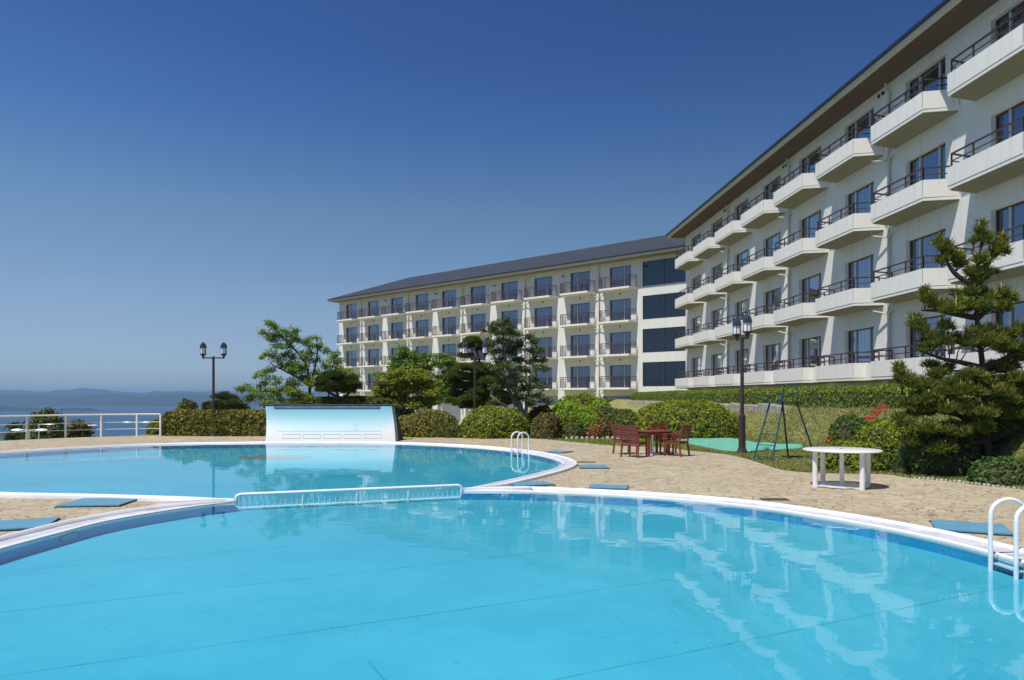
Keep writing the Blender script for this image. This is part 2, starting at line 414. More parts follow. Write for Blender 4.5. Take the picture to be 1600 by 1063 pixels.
# deck rim kerb
def ribbon(curve, prof, name, mat, parent=None, closed=False, side=1, z=None, smooth=True, taper=0):
    """profile: list of (offset outward, z)"""
    c = np.asarray(curve); n = len(c)
    if closed: t = np.roll(c, -1, 0)-np.roll(c, 1, 0)
    else: t = np.gradient(c, axis=0)
    t /= np.linalg.norm(t, axis=1)[:, None]+1e-9
    nr = np.c_[t[:, 1], -t[:, 0]]*side
    V = []
    cum = np.r_[0, np.cumsum(np.linalg.norm(np.diff(c, axis=0), axis=1))]
    for i in range(n):
        tf = 1 if not taper else min(1, .12+.88*(min(cum[i], cum[-1]-cum[i])/taper)**.8)
        for off, zz in prof: V.append((c[i, 0]+nr[i, 0]*off*tf, c[i, 1]+nr[i, 1]*off*tf, zz+(z[i] if z is not None else 0)))
    k = len(prof); fs = []
    for i in range(n if closed else n-1):
        j = (i+1) % n
        for q in range(k-1): fs.append((i*k+q, i*k+q+1, j*k+q+1, j*k+q))
    me = bpy.data.meshes.new(name); me.from_pydata(V, [], fs); me.materials.append(mat)
    if taper:
        me.materials.append(M['gutter_grey']); me.polygons.foreach_set('material_index', [1 if 6 <= i_ % (k-1) <= 7 else 0 for i_ in range(len(fs))])
    if smooth:
        me.polygons.foreach_set('use_smooth', [True]*len(me.polygons))
        me.set_sharp_from_angle(angle=math.radians(35))
    me.update(); return link(name, me, parent)

# near runs clockwise seen from above -> outward is to the left of travel
def gutter_mat():
    t = NT('white_coping'); v = t.coord()
    c = t.ramp(t.noise(v, 1.2, 6, .7), [(.3, (.66, .66, .68)), (.65, (.77, .77, .78))])
    c = t.mix(t.ramp(t.noise(v, 5, 6, .75), [(.55, 0.0), (.8, .35)]), c, (.42, .38, .36))
    return t.fin(c, .45, t.bump(t.noise(v, 25, 3), .15, .01), 0, .4)
M['coping'] = gutter_mat(); M['gutter_grey'] = plain('grey_overflow_channel', (.54, .54, .57), .6, .25, 3, .2)
cop_prof = [(0, -.03), (-.004, .008), (-.002, .024), (.02, .036), (.055, .034), (.065, .02), (.075, .007), (.35, .009), (.36, .025), (.372, .050), (.39, .062), (.43, .060), (.45, .048), (.462, .02), (.465, -.03)]
pr = empty('pool', (0, 0, 0)); tag(pr, kind='structure')
ribbon(near, cop_prof, 'coping', M['coping'], pr, side=-1, taper=1.1)
far_prof = [(o*.86, zz+.006 if 0 <= o < .46 and zz > -.01 else zz) for o, zz in cop_prof]
ribbon(far, far_prof, 'coping', M['coping'], pr, side=-1, taper=1.1)
for tip, back, wd in (((-4.60, 12.0), (-6.2, 11.72), .21), ((-.98, 13.345), (.9, 13.60), .20)):
    t0 = Vector((*tip, 0)); b0 = Vector((*back, 0)); d_ = b0-t0; sd_ = Vector((-d_.y, d_.x, 0)).normalized()
    poly_ = []
    for k in range(17):
        a_ = PI*k/16; u_ = .5-.5*math.cos(a_); poly_.append(t0+d_*u_*.72+sd_*wd*math.sin(a_)**.8*(u_*.9+.1))
    for k in range(15, 0, -1):
        a_ = PI*k/16; u_ = .5-.5*math.cos(a_); poly_.append(t0+d_*u_*.72-sd_*wd*math.sin(a_)**.8*(u_*.9+.1))
    if sd_.y*d_.x > 0: poly_ = poly_[::-1]
    mb = MB(); mb.prism([(p.x, p.y) for p in poly_], -.03, .066); mb.build('coping_tip', M['coping'], pr, bevel=.02)
def poolpaint():
    t = NT('blue_pool_paint'); v = t.coord(); r = t.coord((1, 1, 1), math.radians(-27))
    base = t.ramp(t.noise(v, .35, 5, .6), [(.25, (.042, .345, .50)), (.5, (.062, .41, .565)), (.75, (.085, .47, .62))])
    base = t.mix(t.ramp(t.noise(v, 3.5, 6, .75), [(.42, 0.0), (.75, .35)]), base, (.035, .31, .46))
    xyz = t.n('ShaderNodeSeparateXYZ', {0: r})
    jit = t.math('MULTIPLY', t.math('SUBTRACT', t.noise(v, 6, 3), .5), .02)
    def lines(coordn, off, sp, w):
        q = t.math('ADD', t.math('ADD', coordn, off), jit)
        q = t.math('ABSOLUTE', t.math('SUBTRACT', t.math('FRACT', t.math('DIVIDE', q, sp)), .5))
        return t.math('LESS_THAN', q, w/sp)
    # A line passes through (-3.84,5.43): rotated y = 3.10*... solved below
    a = math.radians(27); yA = 3.48*math.sin(a)+4.91*math.cos(a)
    l1 = lines(xyz.outputs[1], -(yA-.88), 1.76, .010)
    l1 = t.math('MULTIPLY', l1, t.ramp(t.noise(v, 2.5, 5, .7), [(.3, .1), (.6, .95)]))
    l2 = t.math('MULTIPLY', lines(xyz.outputs[0], .51, 3.9, .010), t.ramp(t.noise(v, 1.1, 5, .7), [(.52, 0.0), (.62, .8)]))
    c = t.mix(t.math('MULTIPLY', t.math('MAXIMUM', l1, l2), .8), base, (.03, .17, .24))
    sp = t.n('ShaderNodeTexVoronoi', {'Vector': v, 'Scale': 7.0, 'Randomness': 1.0})
    spf = t.math('MULTIPLY', t.math('LESS_THAN', sp.outputs['Distance'], .095), t.math('GREATER_THAN', t.noise(v, .9, 4), .53))
    c = t.mix(t.math('MULTIPLY', spf, .65), c, (.04, .20, .26))
    return t.fin(c, .8, None, 0, .1)
M['pool'] = poolpaint()
M['pool_wall'] = plain('shade_blue_pool_paint', (.014, .36, .66), .8, .1, 2)  # same pool paint, made bluer so its colour carries the wall's shade
PD = -.15
ribbon(np.vstack([pool, pool[:1]]), [(.0, .0), (.0, PD)], 'pool_wall', M['pool_wall'], pr, side=-1, smooth=True)
fl = sheet('pool_floor', [pool], PD, M['pool'], None); fl.parent = pr
if 'kind' in fl: del fl['kind']
def water(name, rip, scale, tint, dist=1.0):
    t = NT(name); v = t.coord((1, 1, 1))
    h1 = t.noise(v, scale, 2, .5, .3); h2 = t.noise(v, scale*.22, 2, .5)
    h = t.math('ADD', t.math('MULTIPLY', h1, .4), h2)
    nrm = t.bump(h, rip, dist)
    fr = t.math('MULTIPLY', t.n('ShaderNodeFresnel', {0: 1.33, 'Normal': nrm}).outputs[0], .86)
    tr = t.n('ShaderNodeBsdfTransparent', {0: (*tint, 1)}); gl = t.n('ShaderNodeBsdfGlossy', {0: (1, 1, 1, 1), 'Roughness': .015, 'Normal': nrm})
    mx = t.n('ShaderNodeMixShader', {0: fr, 1: tr.outputs[0], 2: gl.outputs[0]})
    t.t.links.new(mx.outputs[0], t.out.inputs[0]); return t.m
M['water'] = water('pool_water', .05, 2.2, (.90, .985, 1.0), .08)
sheet('pool_water', [pool], .014, M['water'])

# underwater wall lights and the round drain
def seam_mat(): return plain('dark_seal', (.03, .10, .16), .6)
dk = seam_mat()
def at_edge(curve, x, y):
    i = int(np.argmin(np.hypot(curve[:, 0]-x, curve[:, 1]-y))); a = curve[max(i-2, 0)]; b = curve[min(i+2, len(curve)-1)]
    t = (b-a)/np.linalg.norm(b-a); return curve[i], t, np.array([t[1], -t[0]])   # n points inward
for (x, y) in ((-5.75, 9.35), (-5.0, 4.5)):
    c, tt, nn = at_edge(near, x, y)
    mb = MB(); ring = []
    A = Matrix(((tt[0], 0, nn[0], c[0]), (tt[1], 0, nn[1], c[1]), (0, 1, 0, -.068), (0, 0, 0, 1)))
    mb.add([A @ Vector((math.cos(k*PI/12)*r*1.7, math.sin(k*PI/12)*r*.42, .012 if r < .12 else .006)) for r in (.10, .125) for k in range(24)],
           [tuple(range(24))]+[(k, (k+1) % 24, 24+(k+1) % 24, 24+k) for k in range(24)])
    mb.m = [0]+[1]*24
    mb.build('wall_light', [M['pool'], dk], pr)
mb = MB(); mb.lathe([(1.15, -.01), (1.15, .012), (.01, .012)], 40, (-7.4, 22.6, PD), .72)
def drainmat():
    t = NT('rusty_drain_grate'); v = t.coord()
    return t.fin(t.ramp(t.noise(v, 3, 4), [(.3, (.09, .24, .33)), (.6, (.16, .19, .24)), (.8, (.08, .32, .43))]), .8)
mb.build('round_drain', drainmat(), pr)
mb = MB(); mb.lathe([(.1, -.0), (.1, .01), (.02, .012)], 16, (-2.2, 7.2, PD+.001)); 

# ---------------------------------------------------------------- sea, hills
def seamat():
    t = NT('sea_water'); v = t.coord((1, 1, 1))
    n1 = t.noise(v, .03, 6, .65); n2 = t.noise(v, .002, 3)
    c = t.ramp(n2, [(.3, (.008, .05, .09)), (.7, (.014, .065, .115))])
    return t.fin(c, .35, t.bump(n1, .6, 3.0), 0, .35)
mb = MB(); mb.add([(-14000, -1500, -60), (14000, -1500, -60), (14000, 14000, -60), (-14000, 14000, -60)], [(0, 1, 2, 3)])
tag(mb.build('sea', seamat()), kind='structure')
def hillmat():
    t = NT('wooded_hills'); v = t.coord()
    c = t.ramp(t.noise(v, .006, 6, .65), [(.3, (.012, .025, .02)), (.6, (.025, .045, .03)), (.8, (.06, .07, .05))])
    return t.fin(c, .95, None, 0, .1)
hm = hillmat()
def hills(name, x0, x1, yc, dy, hmax, seed, fn):
    nx, ny = 300, 14; V = []
    for j in range(ny):
        v = j/(ny-1)
        for i in range(nx):
            x = x0+(x1-x0)*i/(nx-1); y = yc+(v-.5)*dy+120*noise.noise(Vector((x*.001, seed, 0)))
            env = math.sin(PI*v)**.8
            h = hmax*(fn(x)+.42*noise.fractal(Vector((x*.0022, y*.0016, seed)), .9, 2, 6)+.16*noise.noise(Vector((x*.008, y*.004, seed+3))))
            V.append((x, y, -61.5+max(0, h)*env))
    idx = np.arange(nx*ny).reshape(ny, nx)
    Fc = np.stack([idx[:-1, :-1], idx[:-1, 1:], idx[1:, 1:], idx[1:, :-1]], -1).reshape(-1, 4)
    return tag(link(name, np_mesh(name, np.array(V), Fc, hm, smooth=True)), kind='structure')
hills('near_hills', -7000, 6500, 5100, 900, 78, 3.1, lambda x: .82+.16*math.exp(-((x+2500)/260)**2)+.1*math.exp(-((x+1850)/200)**2))
hills('far_hills', -9000, 8500, 7400, 1500, 122, 9.4, lambda x: .85+.25*math.exp(-((x+4400)/500)**2)+.15*math.exp(-((x+3300)/350)**2))
def island(name, px0, px1, py, h, seed):
    Y = (60+CH)*F/(py-HY); x0 = (px0-800)/F*Y; x1 = (px1-800)/F*Y; nx, ny = 80, 9; V = []
    for j in range(ny):
        for i in range(nx):
            u = i/(nx-1); v = j/(ny-1)
            e = (math.sin(PI*u)**.45)*math.sin(PI*v)**.7
            V.append((x0+(x1-x0)*u, Y+(v-.3)*180, -61+e*h*(.75+.5*noise.noise(Vector((u*6, v*2, seed))))))
    idx = np.arange(nx*ny).reshape(ny, nx)
    Fc = np.stack([idx[:-1, :-1], idx[:-1, 1:], idx[1:, 1:], idx[1:, :-1]], -1).reshape(-1, 4)
    tag(link(name, np_mesh(name, np.array(V), Fc, hm, smooth=True)), kind='structure')
island('low_island', -130, 72, 642.5, 26, 1.0)
island('low_island', 82, 146, 642.5, 17, 2.0)

# ---------------------------------------------------------------- hotel buildings
PIT = 4.5; SLAB = 3.2; WY = 1.1        # bay pitch, front width of a balcony, wall behind the balcony front
BZ = 2.40; ST = 3.0; EAVE = 14.0
def slab_poly(e=0.0):
    return [(-e, -e), (SLAB+e, -e), (SLAB+.30+e, WY), (-.30-e, WY)]
def inset_line(a, b, c, d, off): pass
def mk_left_balcony():
    m = MB(); m.prism(slab_poly(), 0, .17); m.prism(slab_poly(-.05), -.04, -.001)
    slab = m.mesh('balcony', [M['parapet']])
    r = MB()
    path = [Vector((-.24, WY-.2, 0)), Vector((.05, .05, 0)), Vector((SLAB-.05, .05, 0)), Vector((SLAB+.24, WY-.2, 0))]
    for a, b in zip(path[:-1], path[1:]):
        up = Vector((0, 0, 1)); d = b-a; Ls = d.length; u = d/Ls
        r.bar(a+up*1.17, b+up*1.17, .06, .05); r.bar(a+up*.24, b+up*.24, .035, .035); r.bar(a+up*1.02, b+up*1.02, .025, .025)
        npan = 5 if Ls > 2 else 1; w = Ls/npan
        for k in range(npan+1):
            r.bar(a+u*w*k+up*.17, a+u*w*k+up*1.17, .032)
        for k in range(npan):
            s = a+u*w*k; sg = 1 if k % 2 == 0 else -1
            z = .24-w
            while z < 1.02:
                p0, p1 = (z, z+w) if sg > 0 else (z+w, z)
                # clip to .24..1.02
                t0 = 0; t1 = 1; dz = p1-p0
                def cl(zv): return (zv-p0)/dz
                lo, hi = sorted((cl(.24), cl(1.02))); t0 = max(0, lo); t1 = min(1, hi)
                if t1-t0 > .05: r.bar(s+u*w*t0+up*(p0+dz*t0), s+u*w*t1+up*(p0+dz*t1), .017)
                z += .18
    return slab, r.mesh('railing', [M['iron']])
def mk_right_balcony():
    m = MB()
    po = slab_poly(0); th = .14
    m.prism(po, 0, .15)
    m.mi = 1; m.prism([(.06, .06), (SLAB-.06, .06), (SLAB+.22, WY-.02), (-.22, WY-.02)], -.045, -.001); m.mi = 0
    # parapet walls along three sides with a drip groove
    outer = [Vector((-.285, WY-.02, 0)), Vector((0, 0, 0)), Vector((SLAB, 0, 0)), Vector((SLAB+.285, WY-.02, 0))]
    inner = [Vector((-.285+th*1.05, WY-.02, 0)), Vector((th*.8, th, 0)), Vector((SLAB-th*.8, th, 0)), Vector((SLAB+.285-th*1.05, WY-.02, 0))]
    for i in range(3):
        a, b, c, d = outer[i], outer[i+1], inner[i+1], inner[i]
        out = -((c-b)+(d-a)).normalized()
        for z0, z1, e in ((.15, .70, 0.015), (0.0, .149, -.004)):
            ee = Vector((out.x*e, out.y*e, 0))
            if z0 == 0.0: continue
            m.prism([(p.x, p.y) for p in (a+ee, b+ee, c, d)], z0-.04, z1)
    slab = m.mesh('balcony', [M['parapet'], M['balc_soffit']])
    r = MB(); up = Vector((0, 0, 1))
    path = [Vector((-.2, WY-.15, 0)), Vector((.08, .07, 0)), Vector((SLAB-.08, .07, 0)), Vector((SLAB+.2, WY-.15, 0))]
    for a, b in zip(path[:-1], path[1:]):
        d = b-a; Ls = d.length; u = d/Ls
        r.bar(a+up*1.13, b+up*1.13, .06, .045); r.bar(a+up*.90, b+up*.90, .03, .03)
        npan = 3 if Ls > 2 else 1
        for k in range(npan+1): r.bar(a+u*Ls/npan*k+up*.69, a+u*Ls/npan*k+up*1.12, .04)
    return slab, r.mesh('railing', [M['iron_r']])
WW, WH = 2.3, 2.06
def mk_window(style, flip):
    """origin: left bottom corner of the opening at the pane plane"""
    f = MB(); t = .05
    f.box(0, WW, -.04, .04, 0, .07); f.box(0, WW, -.04, .04, WH-t, WH)
    f.box(0, t, -.04, .04, .07, WH-t); f.box(WW-t, WW, -.04, .04, .07, WH-t)
    f.mi = 1
    xs = ([WW*.33] if not flip else [WW*.67]) if style == 'L' else [WW*.27, WW*.76]
    for x in xs: f.box(x-.035, x+.035, -.055, .03, .07, WH-t)
    fr = f.mesh('window', [M['alu_dark'], M['alu']])
    g = MB(); g.add([(t, 0, .07), (WW-t, 0, .07), (WW-t, 0, WH-t), (t, 0, WH-t)], [(0, 1, 2, 3)])
    return fr, g.mesh('pane', [M['pane']])
def mk_curtain(x0, x1):
    v = []; n = 60; f = []
    for i in range(n+1):
        x = x0+(x1-x0)*i/n; y = .05*math.sin(x*38)+.02*math.sin(x*17)
        v += [(x, y, .03), (x, y, WH)]
        if i: f.append((2*i-2, 2*i, 2*i+1, 2*i-1))
    m = MB(); m.add(v, f); return m.mesh('curtain', [M['curtain']], True)
def mk_pillar(style):
    m = MB(); hw = .38 if style == 'L' else .3
    m.box(-hw, hw, WY+.002, WY+.55, -6, BZ-.60)
    return m.mesh('pillar', [M['render']])
win_cache = {}
curtains = [mk_curtain(.06, WW-.06), mk_curtain(.06, WW*.40), mk_curtain(WW*.55, WW-.06), mk_curtain(.06, WW*.8)]
def hotel(style, origin, ang, nb, label, rest_len, floor_drop):
    root = empty('hotel_building', origin, ang); tag(root, label, 'building')
    z0 = 0
    Lx0 = -.65-.35; Lx1 = PIT*nb-.65+rest_len
    if style == 'R': Lx1 = PIT*nb+2
    D = 13.0; rng = random.Random(5 if style == 'L' else 8)
    wx = (SLAB-WW)/2
    # walls
    w = MB(); T = .28
    for k in range(4):
        zf = BZ+.17+ST*k
        w.box(Lx0, PIT*nb-.65, WY, WY+T, zf+WH, zf+ST if k < 3 else EAVE+.10)       # lintel band
        xe = Lx0
        for b in range(nb):
            w.box(xe, b*PIT+wx, WY, WY+T, zf, zf+WH); xe = b*PIT+wx+WW
        w.box(xe, PIT*nb-.65, WY, WY+T, zf, zf+WH)
    w.box(Lx0, PIT*nb-.65, WY+.003, WY+T, BZ-.6, BZ+.17)
    w.box(Lx0, PIT*nb-.65, WY+(.55 if style == 'L' else 1.5), WY+(.9 if style == 'L' else 1.9), -6, BZ-.6)
    w.box(Lx0, Lx0+T, WY+T, D, -6, EAVE)      # end wall
    w.box(Lx0, Lx1, D, D+T, -6, EAVE)
    w.box(Lx1-T, Lx1, WY+T, D, -6, EAVE)
    if style == 'L':
        gx0 = PIT*nb-.55; gy = WY
        w.box(PIT*nb-.65, gx0, gy, WY+T, -6, EAVE+.10)
        bands = [(-6, 2.65), (4.8, 5.65), (7.75, 8.6), (10.7, 11.55), (13.75, EAVE+.10)]
        for a, c in bands: w.box(gx0, Lx1, gy, gy+.28, a, c)
    else:
        w.box(PIT*nb-.65, Lx1, WY, WY+T, -6, EAVE+.10)
    w.build('wall', M['render'], root)
    # rooms behind the glass
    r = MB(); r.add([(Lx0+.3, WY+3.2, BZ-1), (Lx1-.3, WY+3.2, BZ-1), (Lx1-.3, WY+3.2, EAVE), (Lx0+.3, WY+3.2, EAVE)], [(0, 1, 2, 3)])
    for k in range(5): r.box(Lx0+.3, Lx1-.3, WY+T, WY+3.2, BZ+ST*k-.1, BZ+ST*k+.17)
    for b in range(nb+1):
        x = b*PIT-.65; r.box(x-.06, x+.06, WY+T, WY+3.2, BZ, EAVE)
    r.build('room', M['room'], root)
    # roof
    ex0 = Lx0-.55; ex1 = Lx1+.4; ey0 = -.2; ey1 = D+T+1.2; rz = EAVE+.36
    rf = MB(); ym = (ey0+ey1)/2; h = (ym-ey0)*.40; hx = ym-ey0
    o_ = .04
    vs = [(ex0-o_, ey0-o_, rz), (ex1+o_, ey0-o_, rz), (ex1+o_, ey1+o_, rz), (ex0-o_, ey1+o_, rz), (ex0+hx, ym, rz+h), (ex1-hx, ym, rz+h)]
    rf.add(vs, [(0, 1, 5, 4), (2, 3, 4, 5), (3, 0, 4), (1, 2, 5), (3, 2, 1, 0)])
    ro = rf.build('roof', M['slate'], root)
    uv = ro.data.uv_layers.new(name='UVMap')
    for poly in ro.data.polygons:
        for li in poly.loop_indices:
            co = ro.data.vertices[ro.data.loops[li].vertex_index].co
            n = poly.normal
            uv.data[li].uv = (co.x if abs(n.y) > abs(n.x) else co.y, (co.z-rz)*2.7)
    g = MB()
    g.box(ex0-.10, ex1+.1, ey0-.10, ey0+.02, EAVE+.25, EAVE+.352); g.box(ex0-.10, ex0+.02, ey0+.02, ey1, EAVE+.25, EAVE+.352)
    g.build('gutter', M['gutter'], ro)
    g = MB()
    g.box(ex0, ex1, ey0, ey0+.12, EAVE+.05, EAVE+.25); g.box(ex0, ex0+.12, ey0+.12, ey1, EAVE+.05, EAVE+.25)
    g.build('fascia', M['fascia'], ro)
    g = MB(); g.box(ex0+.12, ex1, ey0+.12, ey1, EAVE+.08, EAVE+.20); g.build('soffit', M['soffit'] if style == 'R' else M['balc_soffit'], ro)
    # balconies
    slab, rail = (mk_left_balcony if style == 'L' else mk_right_balcony)()
    for k in range(4):
        for b in range(nb):
            s = link('balcony', slab, root, (b*PIT, 0, BZ+ST*k)); link('railing', rail, s)
    # windows
    for k in range(4):
        for b in range(nb):
            key = (style, (b % 2 == 1) if style == 'L' else False)
            if key not in win_cache: win_cache[key] = mk_window(*key)
            f, p = win_cache[key]
            wo = link('window', f, root, (b*PIT+wx, WY+.2, BZ+.17+ST*k)); link('pane', p, wo)
            q = rng.random()
            if q < .55: c = curtains[0]
            elif q < .7: c = curtains[1]
            elif q < .85: c = curtains[2]
            else: c = curtains[3]
            link('curtain', c, wo, (0, .18, 0))
    # pillars
    pm = mk_pillar(style)
    for b in range(nb+(0 if style == 'L' else 1)):
        link('pillar', pm, root, (b*PIT-.65, 0, 0))
    # filler walls that join the lowest balconies
    if style == 'R':
        m = MB()
        for b in range(nb-1):
            x = b*PIT+SLAB; m.box(x+.13, x+1.17, .42, .56, BZ+.004, BZ+.66)
            m.box(x+.32, x+.98, .56, WY-.003, BZ+.004, BZ+.146)
        m.build('lower_parapet', M['parapet'], root)
        m = MB()
        for b in range(nb-1):
            x = b*PIT+SLAB; m.bar((x+.1, .47, BZ+1.13), (x+1.2, .47, BZ+1.13), .05); m.bar((x+.1, .47, BZ+.9), (x+1.2, .47, BZ+.9), .03); m.bar((x+.65, .47, BZ+.66), (x+.65, .47, BZ+1.13), .04)
        m.build('lower_railing', M['iron_r'], root)
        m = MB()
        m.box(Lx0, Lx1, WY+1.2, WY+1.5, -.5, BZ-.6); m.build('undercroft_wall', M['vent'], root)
    # downpipes on every second pillar
    m = MB(); 
    px = -.65+.30
    yp = WY-.09
    m.tube([(0, yp, BZ-2.6), (0, yp, EAVE-.35), (.0, yp-.12, EAVE-.2), (0, yp-.12, EAVE+.015)], .055 if style == 'R' else .05, 8)
    for k in range(4):
        z = BZ+ST*k-.20
        m.tube([(-.75, .75, z+.19), (-.75, .75, z), (-.0, yp-.02, z-.22)], .036, 6)
        m.tube([(.75, .75, z+.19), (.75, .75, z), (.0, yp-.02, z-.22)], .036, 6)
        m.box(-.10, .10, yp-.07, WY-.003, z-.16, z-.12)
        m.box(-.08, .08, yp-.07, WY-.003, z+1.3, z+1.34)
    pme = m.mesh('downpipe', [M['pipe']], True)
    for b in range(1 if style == 'L' else 2, nb+1, 2):
        if style == 'R' and b >= nb+1: continue
        o = link('downpipe', pme, root, (b*PIT-.65+(.12 if style == 'R' else 0), 0, 0))
    # vents
    vm = MB(); vm.tube([(0, -.01, 0), (0, .05, 0)], .075, 12); vme = vm.mesh('vent', [M['vent']])
    for b in range(nb):
        for k in range(4):
            if style == 'L':
                link('vent', vme, root, (b*PIT+1.6, WY-.03, BZ+ST*k+2.72))
            elif k == 3 and b % 2 == 1:
                link('vent', vme, root, (b*PIT+3.15, WY-.03, BZ+ST*k+2.45))
                link('vent', vme, root, (b*PIT+3.45, WY-.03, BZ+ST*k+2.45))
    if style == 'L':
        # tall glazed bay
        for k, (a, c) in enumerate(((2.65, 4.8), (5.65, 7.75), (8.6, 10.7), (11.55, 13.75))):
            f = MB(); y = gy+.10
            f.box(gx0+.003, Lx1-.003, y-.03, y+.03, a+.003, a+.05); f.box(gx0+.003, Lx1-.003, y-.03, y+.03, c-.05, c-.003)
            xx = gx0+.003
            for q in range(5):
                x = gx0+(Lx1-gx0)*q/4*.999; x = min(max(x, gx0+.03), Lx1-.035); f.box(x-.025, x+.025, y-.035, y+.035, a+.05, c-.05)
            fo = f.build('tall_window', M['alu_dark'], root)
            g = MB(); g.add([(gx0, y, a), (Lx1, y, a), (Lx1, y, c), (gx0, y, c)], [(0, 1, 2, 3)]); g.build('pane', M['pane_tint'], fo)
        # wall lamps
        for b in (2, 4, 6, 8, 10):
            m = MB(); m.box(-.03, .03, .1, .5, 0, .05); m.lathe([(.06, -.1), (.09, -.02), (.03, .06)], 10, (0, .1, 0)); m.build('wall_lamp', M['vent'], root, (b*PIT-.3, WY-.35, BZ+3*ST+2.0))
    return root
hotelL = hotel('L', (-22.5, 92.84, 0), math.atan2(-.66, .751), 10, 'far cream hotel wing with iron lattice balconies and slate hip roof', 8.5, 0)
hotelR = hotel('R', (12.34, 54.7, 0), math.atan2(-.9986, .053), 9, 'near cream hotel wing with solid white angular balconies, rising at the right', 2, 0)
# odd things on two balconies of the far wing
m = MB(); m.box(-.35, .35, -.15, .15, 0, .06); m.box(-.3, .3, -.02, .02, .06, .3)

# ---------------------------------------------------------------- foliage
def leaves(pos, nrm, size, rng, tilt=.8, aspect=.55, var=.35):
    """diamond leaves at pos; nrm = outward direction"""
    n = len(pos)
    r = rng.normal(size=(n, 3)); d = nrm+r*tilt; d /= np.linalg.norm(d, axis=1)[:, None]
    q = rng.normal(size=(n, 3)); u = np.cross(d, q); u /= np.linalg.norm(u, axis=1)[:, None]; w = np.cross(d, u)
    s = size*(1+var*rng.normal(size=n)).clip(.4, 2)[:, None]
    V = np.stack([pos-u*s, pos+w*s*aspect+d*s*.15, pos+u*s, pos-w*s*aspect+d*s*.15], 1).reshape(-1, 3)
    return V, np.arange(n*4).reshape(n, 4)
def fnoise(pos, f, seed):
    return np.array([noise.noise(Vector((p[0]*f+seed, p[1]*f, p[2]*f))) for p in pos])
def shell(n, rng, half=True, pw=2.0):
    d = rng.normal(size=(n, 3)); d /= np.linalg.norm(d, axis=1)[:, None]
    if half: d[:, 2] = np.abs(d[:, 2])
    return d
def superize(d, pw):
    k = (np.abs(d)**pw).sum(1)**(1/pw); return d/k[:, None]
def core_mesh(R, pw, f, seed, amp, shrink, nu=28, nv=12, zmin=-.02):
    V = []
    for j in range(nv+1):
        ph = PI/2*j/nv
        for i in range(nu):
            a = 2*PI*i/nu; V.append((math.cos(a)*math.cos(ph), math.sin(a)*math.cos(ph), math.sin(ph)))
    V = np.array(V); S = superize(V, pw)*np.array(R)
    S = S*(shrink+amp*fnoise(S, f, seed))[:, None]; S[:, 2] = np.where(V[:, 2] < 1e-6, -.15, S[:, 2])
    Fs = []
    for j in range(nv):
        for i in range(nu): Fs.append((j*nu+i, j*nu+(i+1) % nu, (j+1)*nu+(i+1) % nu, (j+1)*nu+i))
    return S, np.array(Fs)
bush_seed = [100]
def bush(name, loc, R, mat, label, cat='shrub', group=None, n=None, size=.045, pw=2.3, amp=.13, f=1.3, rz=0, flowers=None, tilt=.7, ragged=.05):
    bush_seed[0] += 1; sd = bush_seed[0]; rng = np.random.default_rng(sd)
    area = 2*PI*((R[0]*R[1])**1.6+(R[0]*R[2])**1.6*1+(R[1]*R[2])**1.6)**(1/1.6)/3**(1/1.6)
    if n is None: n = int(min(26000, area*1.5/(size*size)))
    d = shell(n, rng); S = superize(d, pw)*np.array(R)
    k = 1+amp*fnoise(S, f, sd)+.06*fnoise(S, 5.5, sd+7)/max(.5, min(R))
    k = k-np.abs(rng.normal(size=n))*ragged+.4*ragged
    cl = fnoise(S, 1.1/max(size*1.6, .05)*.42, sd+11)
    k = k+cl*.035/max(.3, min(R))**.5
    kp = cl > -.16-.25*rng.random(n); S = S[kp]; d = d[kp]; k = k[kp]; n = len(k)
    pos = S*k[:, None]; pos[:, 2] = np.maximum(pos[:, 2], .01)
    nr = d/np.array(R); nr /= np.linalg.norm(nr, axis=1)[:, None]
    V, Fq = leaves(pos, nr, size, rng, tilt)
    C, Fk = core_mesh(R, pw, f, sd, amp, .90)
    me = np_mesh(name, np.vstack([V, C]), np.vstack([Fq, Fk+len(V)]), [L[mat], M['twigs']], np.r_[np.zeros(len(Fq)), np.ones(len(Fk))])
    o = link(name, me); o.location = loc; o.rotation_euler = (0, 0, rz); tag(o, label, cat, group)
    if flowers:
        nf, spread = flowers
        i = rng.choice(n, nf, replace=False); c = pos[i]*1.03
        if spread:
            cc = np.array(spread); i2 = np.argsort(((pos-cc)**2).sum(1))[:nf*6]; c = pos[rng.choice(i2, nf)]*1.03
        cl = np.repeat(c, 5, 0)+rng.normal(size=(len(c)*5, 3))*.016
        V2, F2 = leaves(cl, np.tile([0, -1, .5], (len(cl), 1)).astype(float), .022, rng, 1.0, .8)
        link('flowers', np_mesh('flowers', V2, F2, [L['red']]), o)
    return o
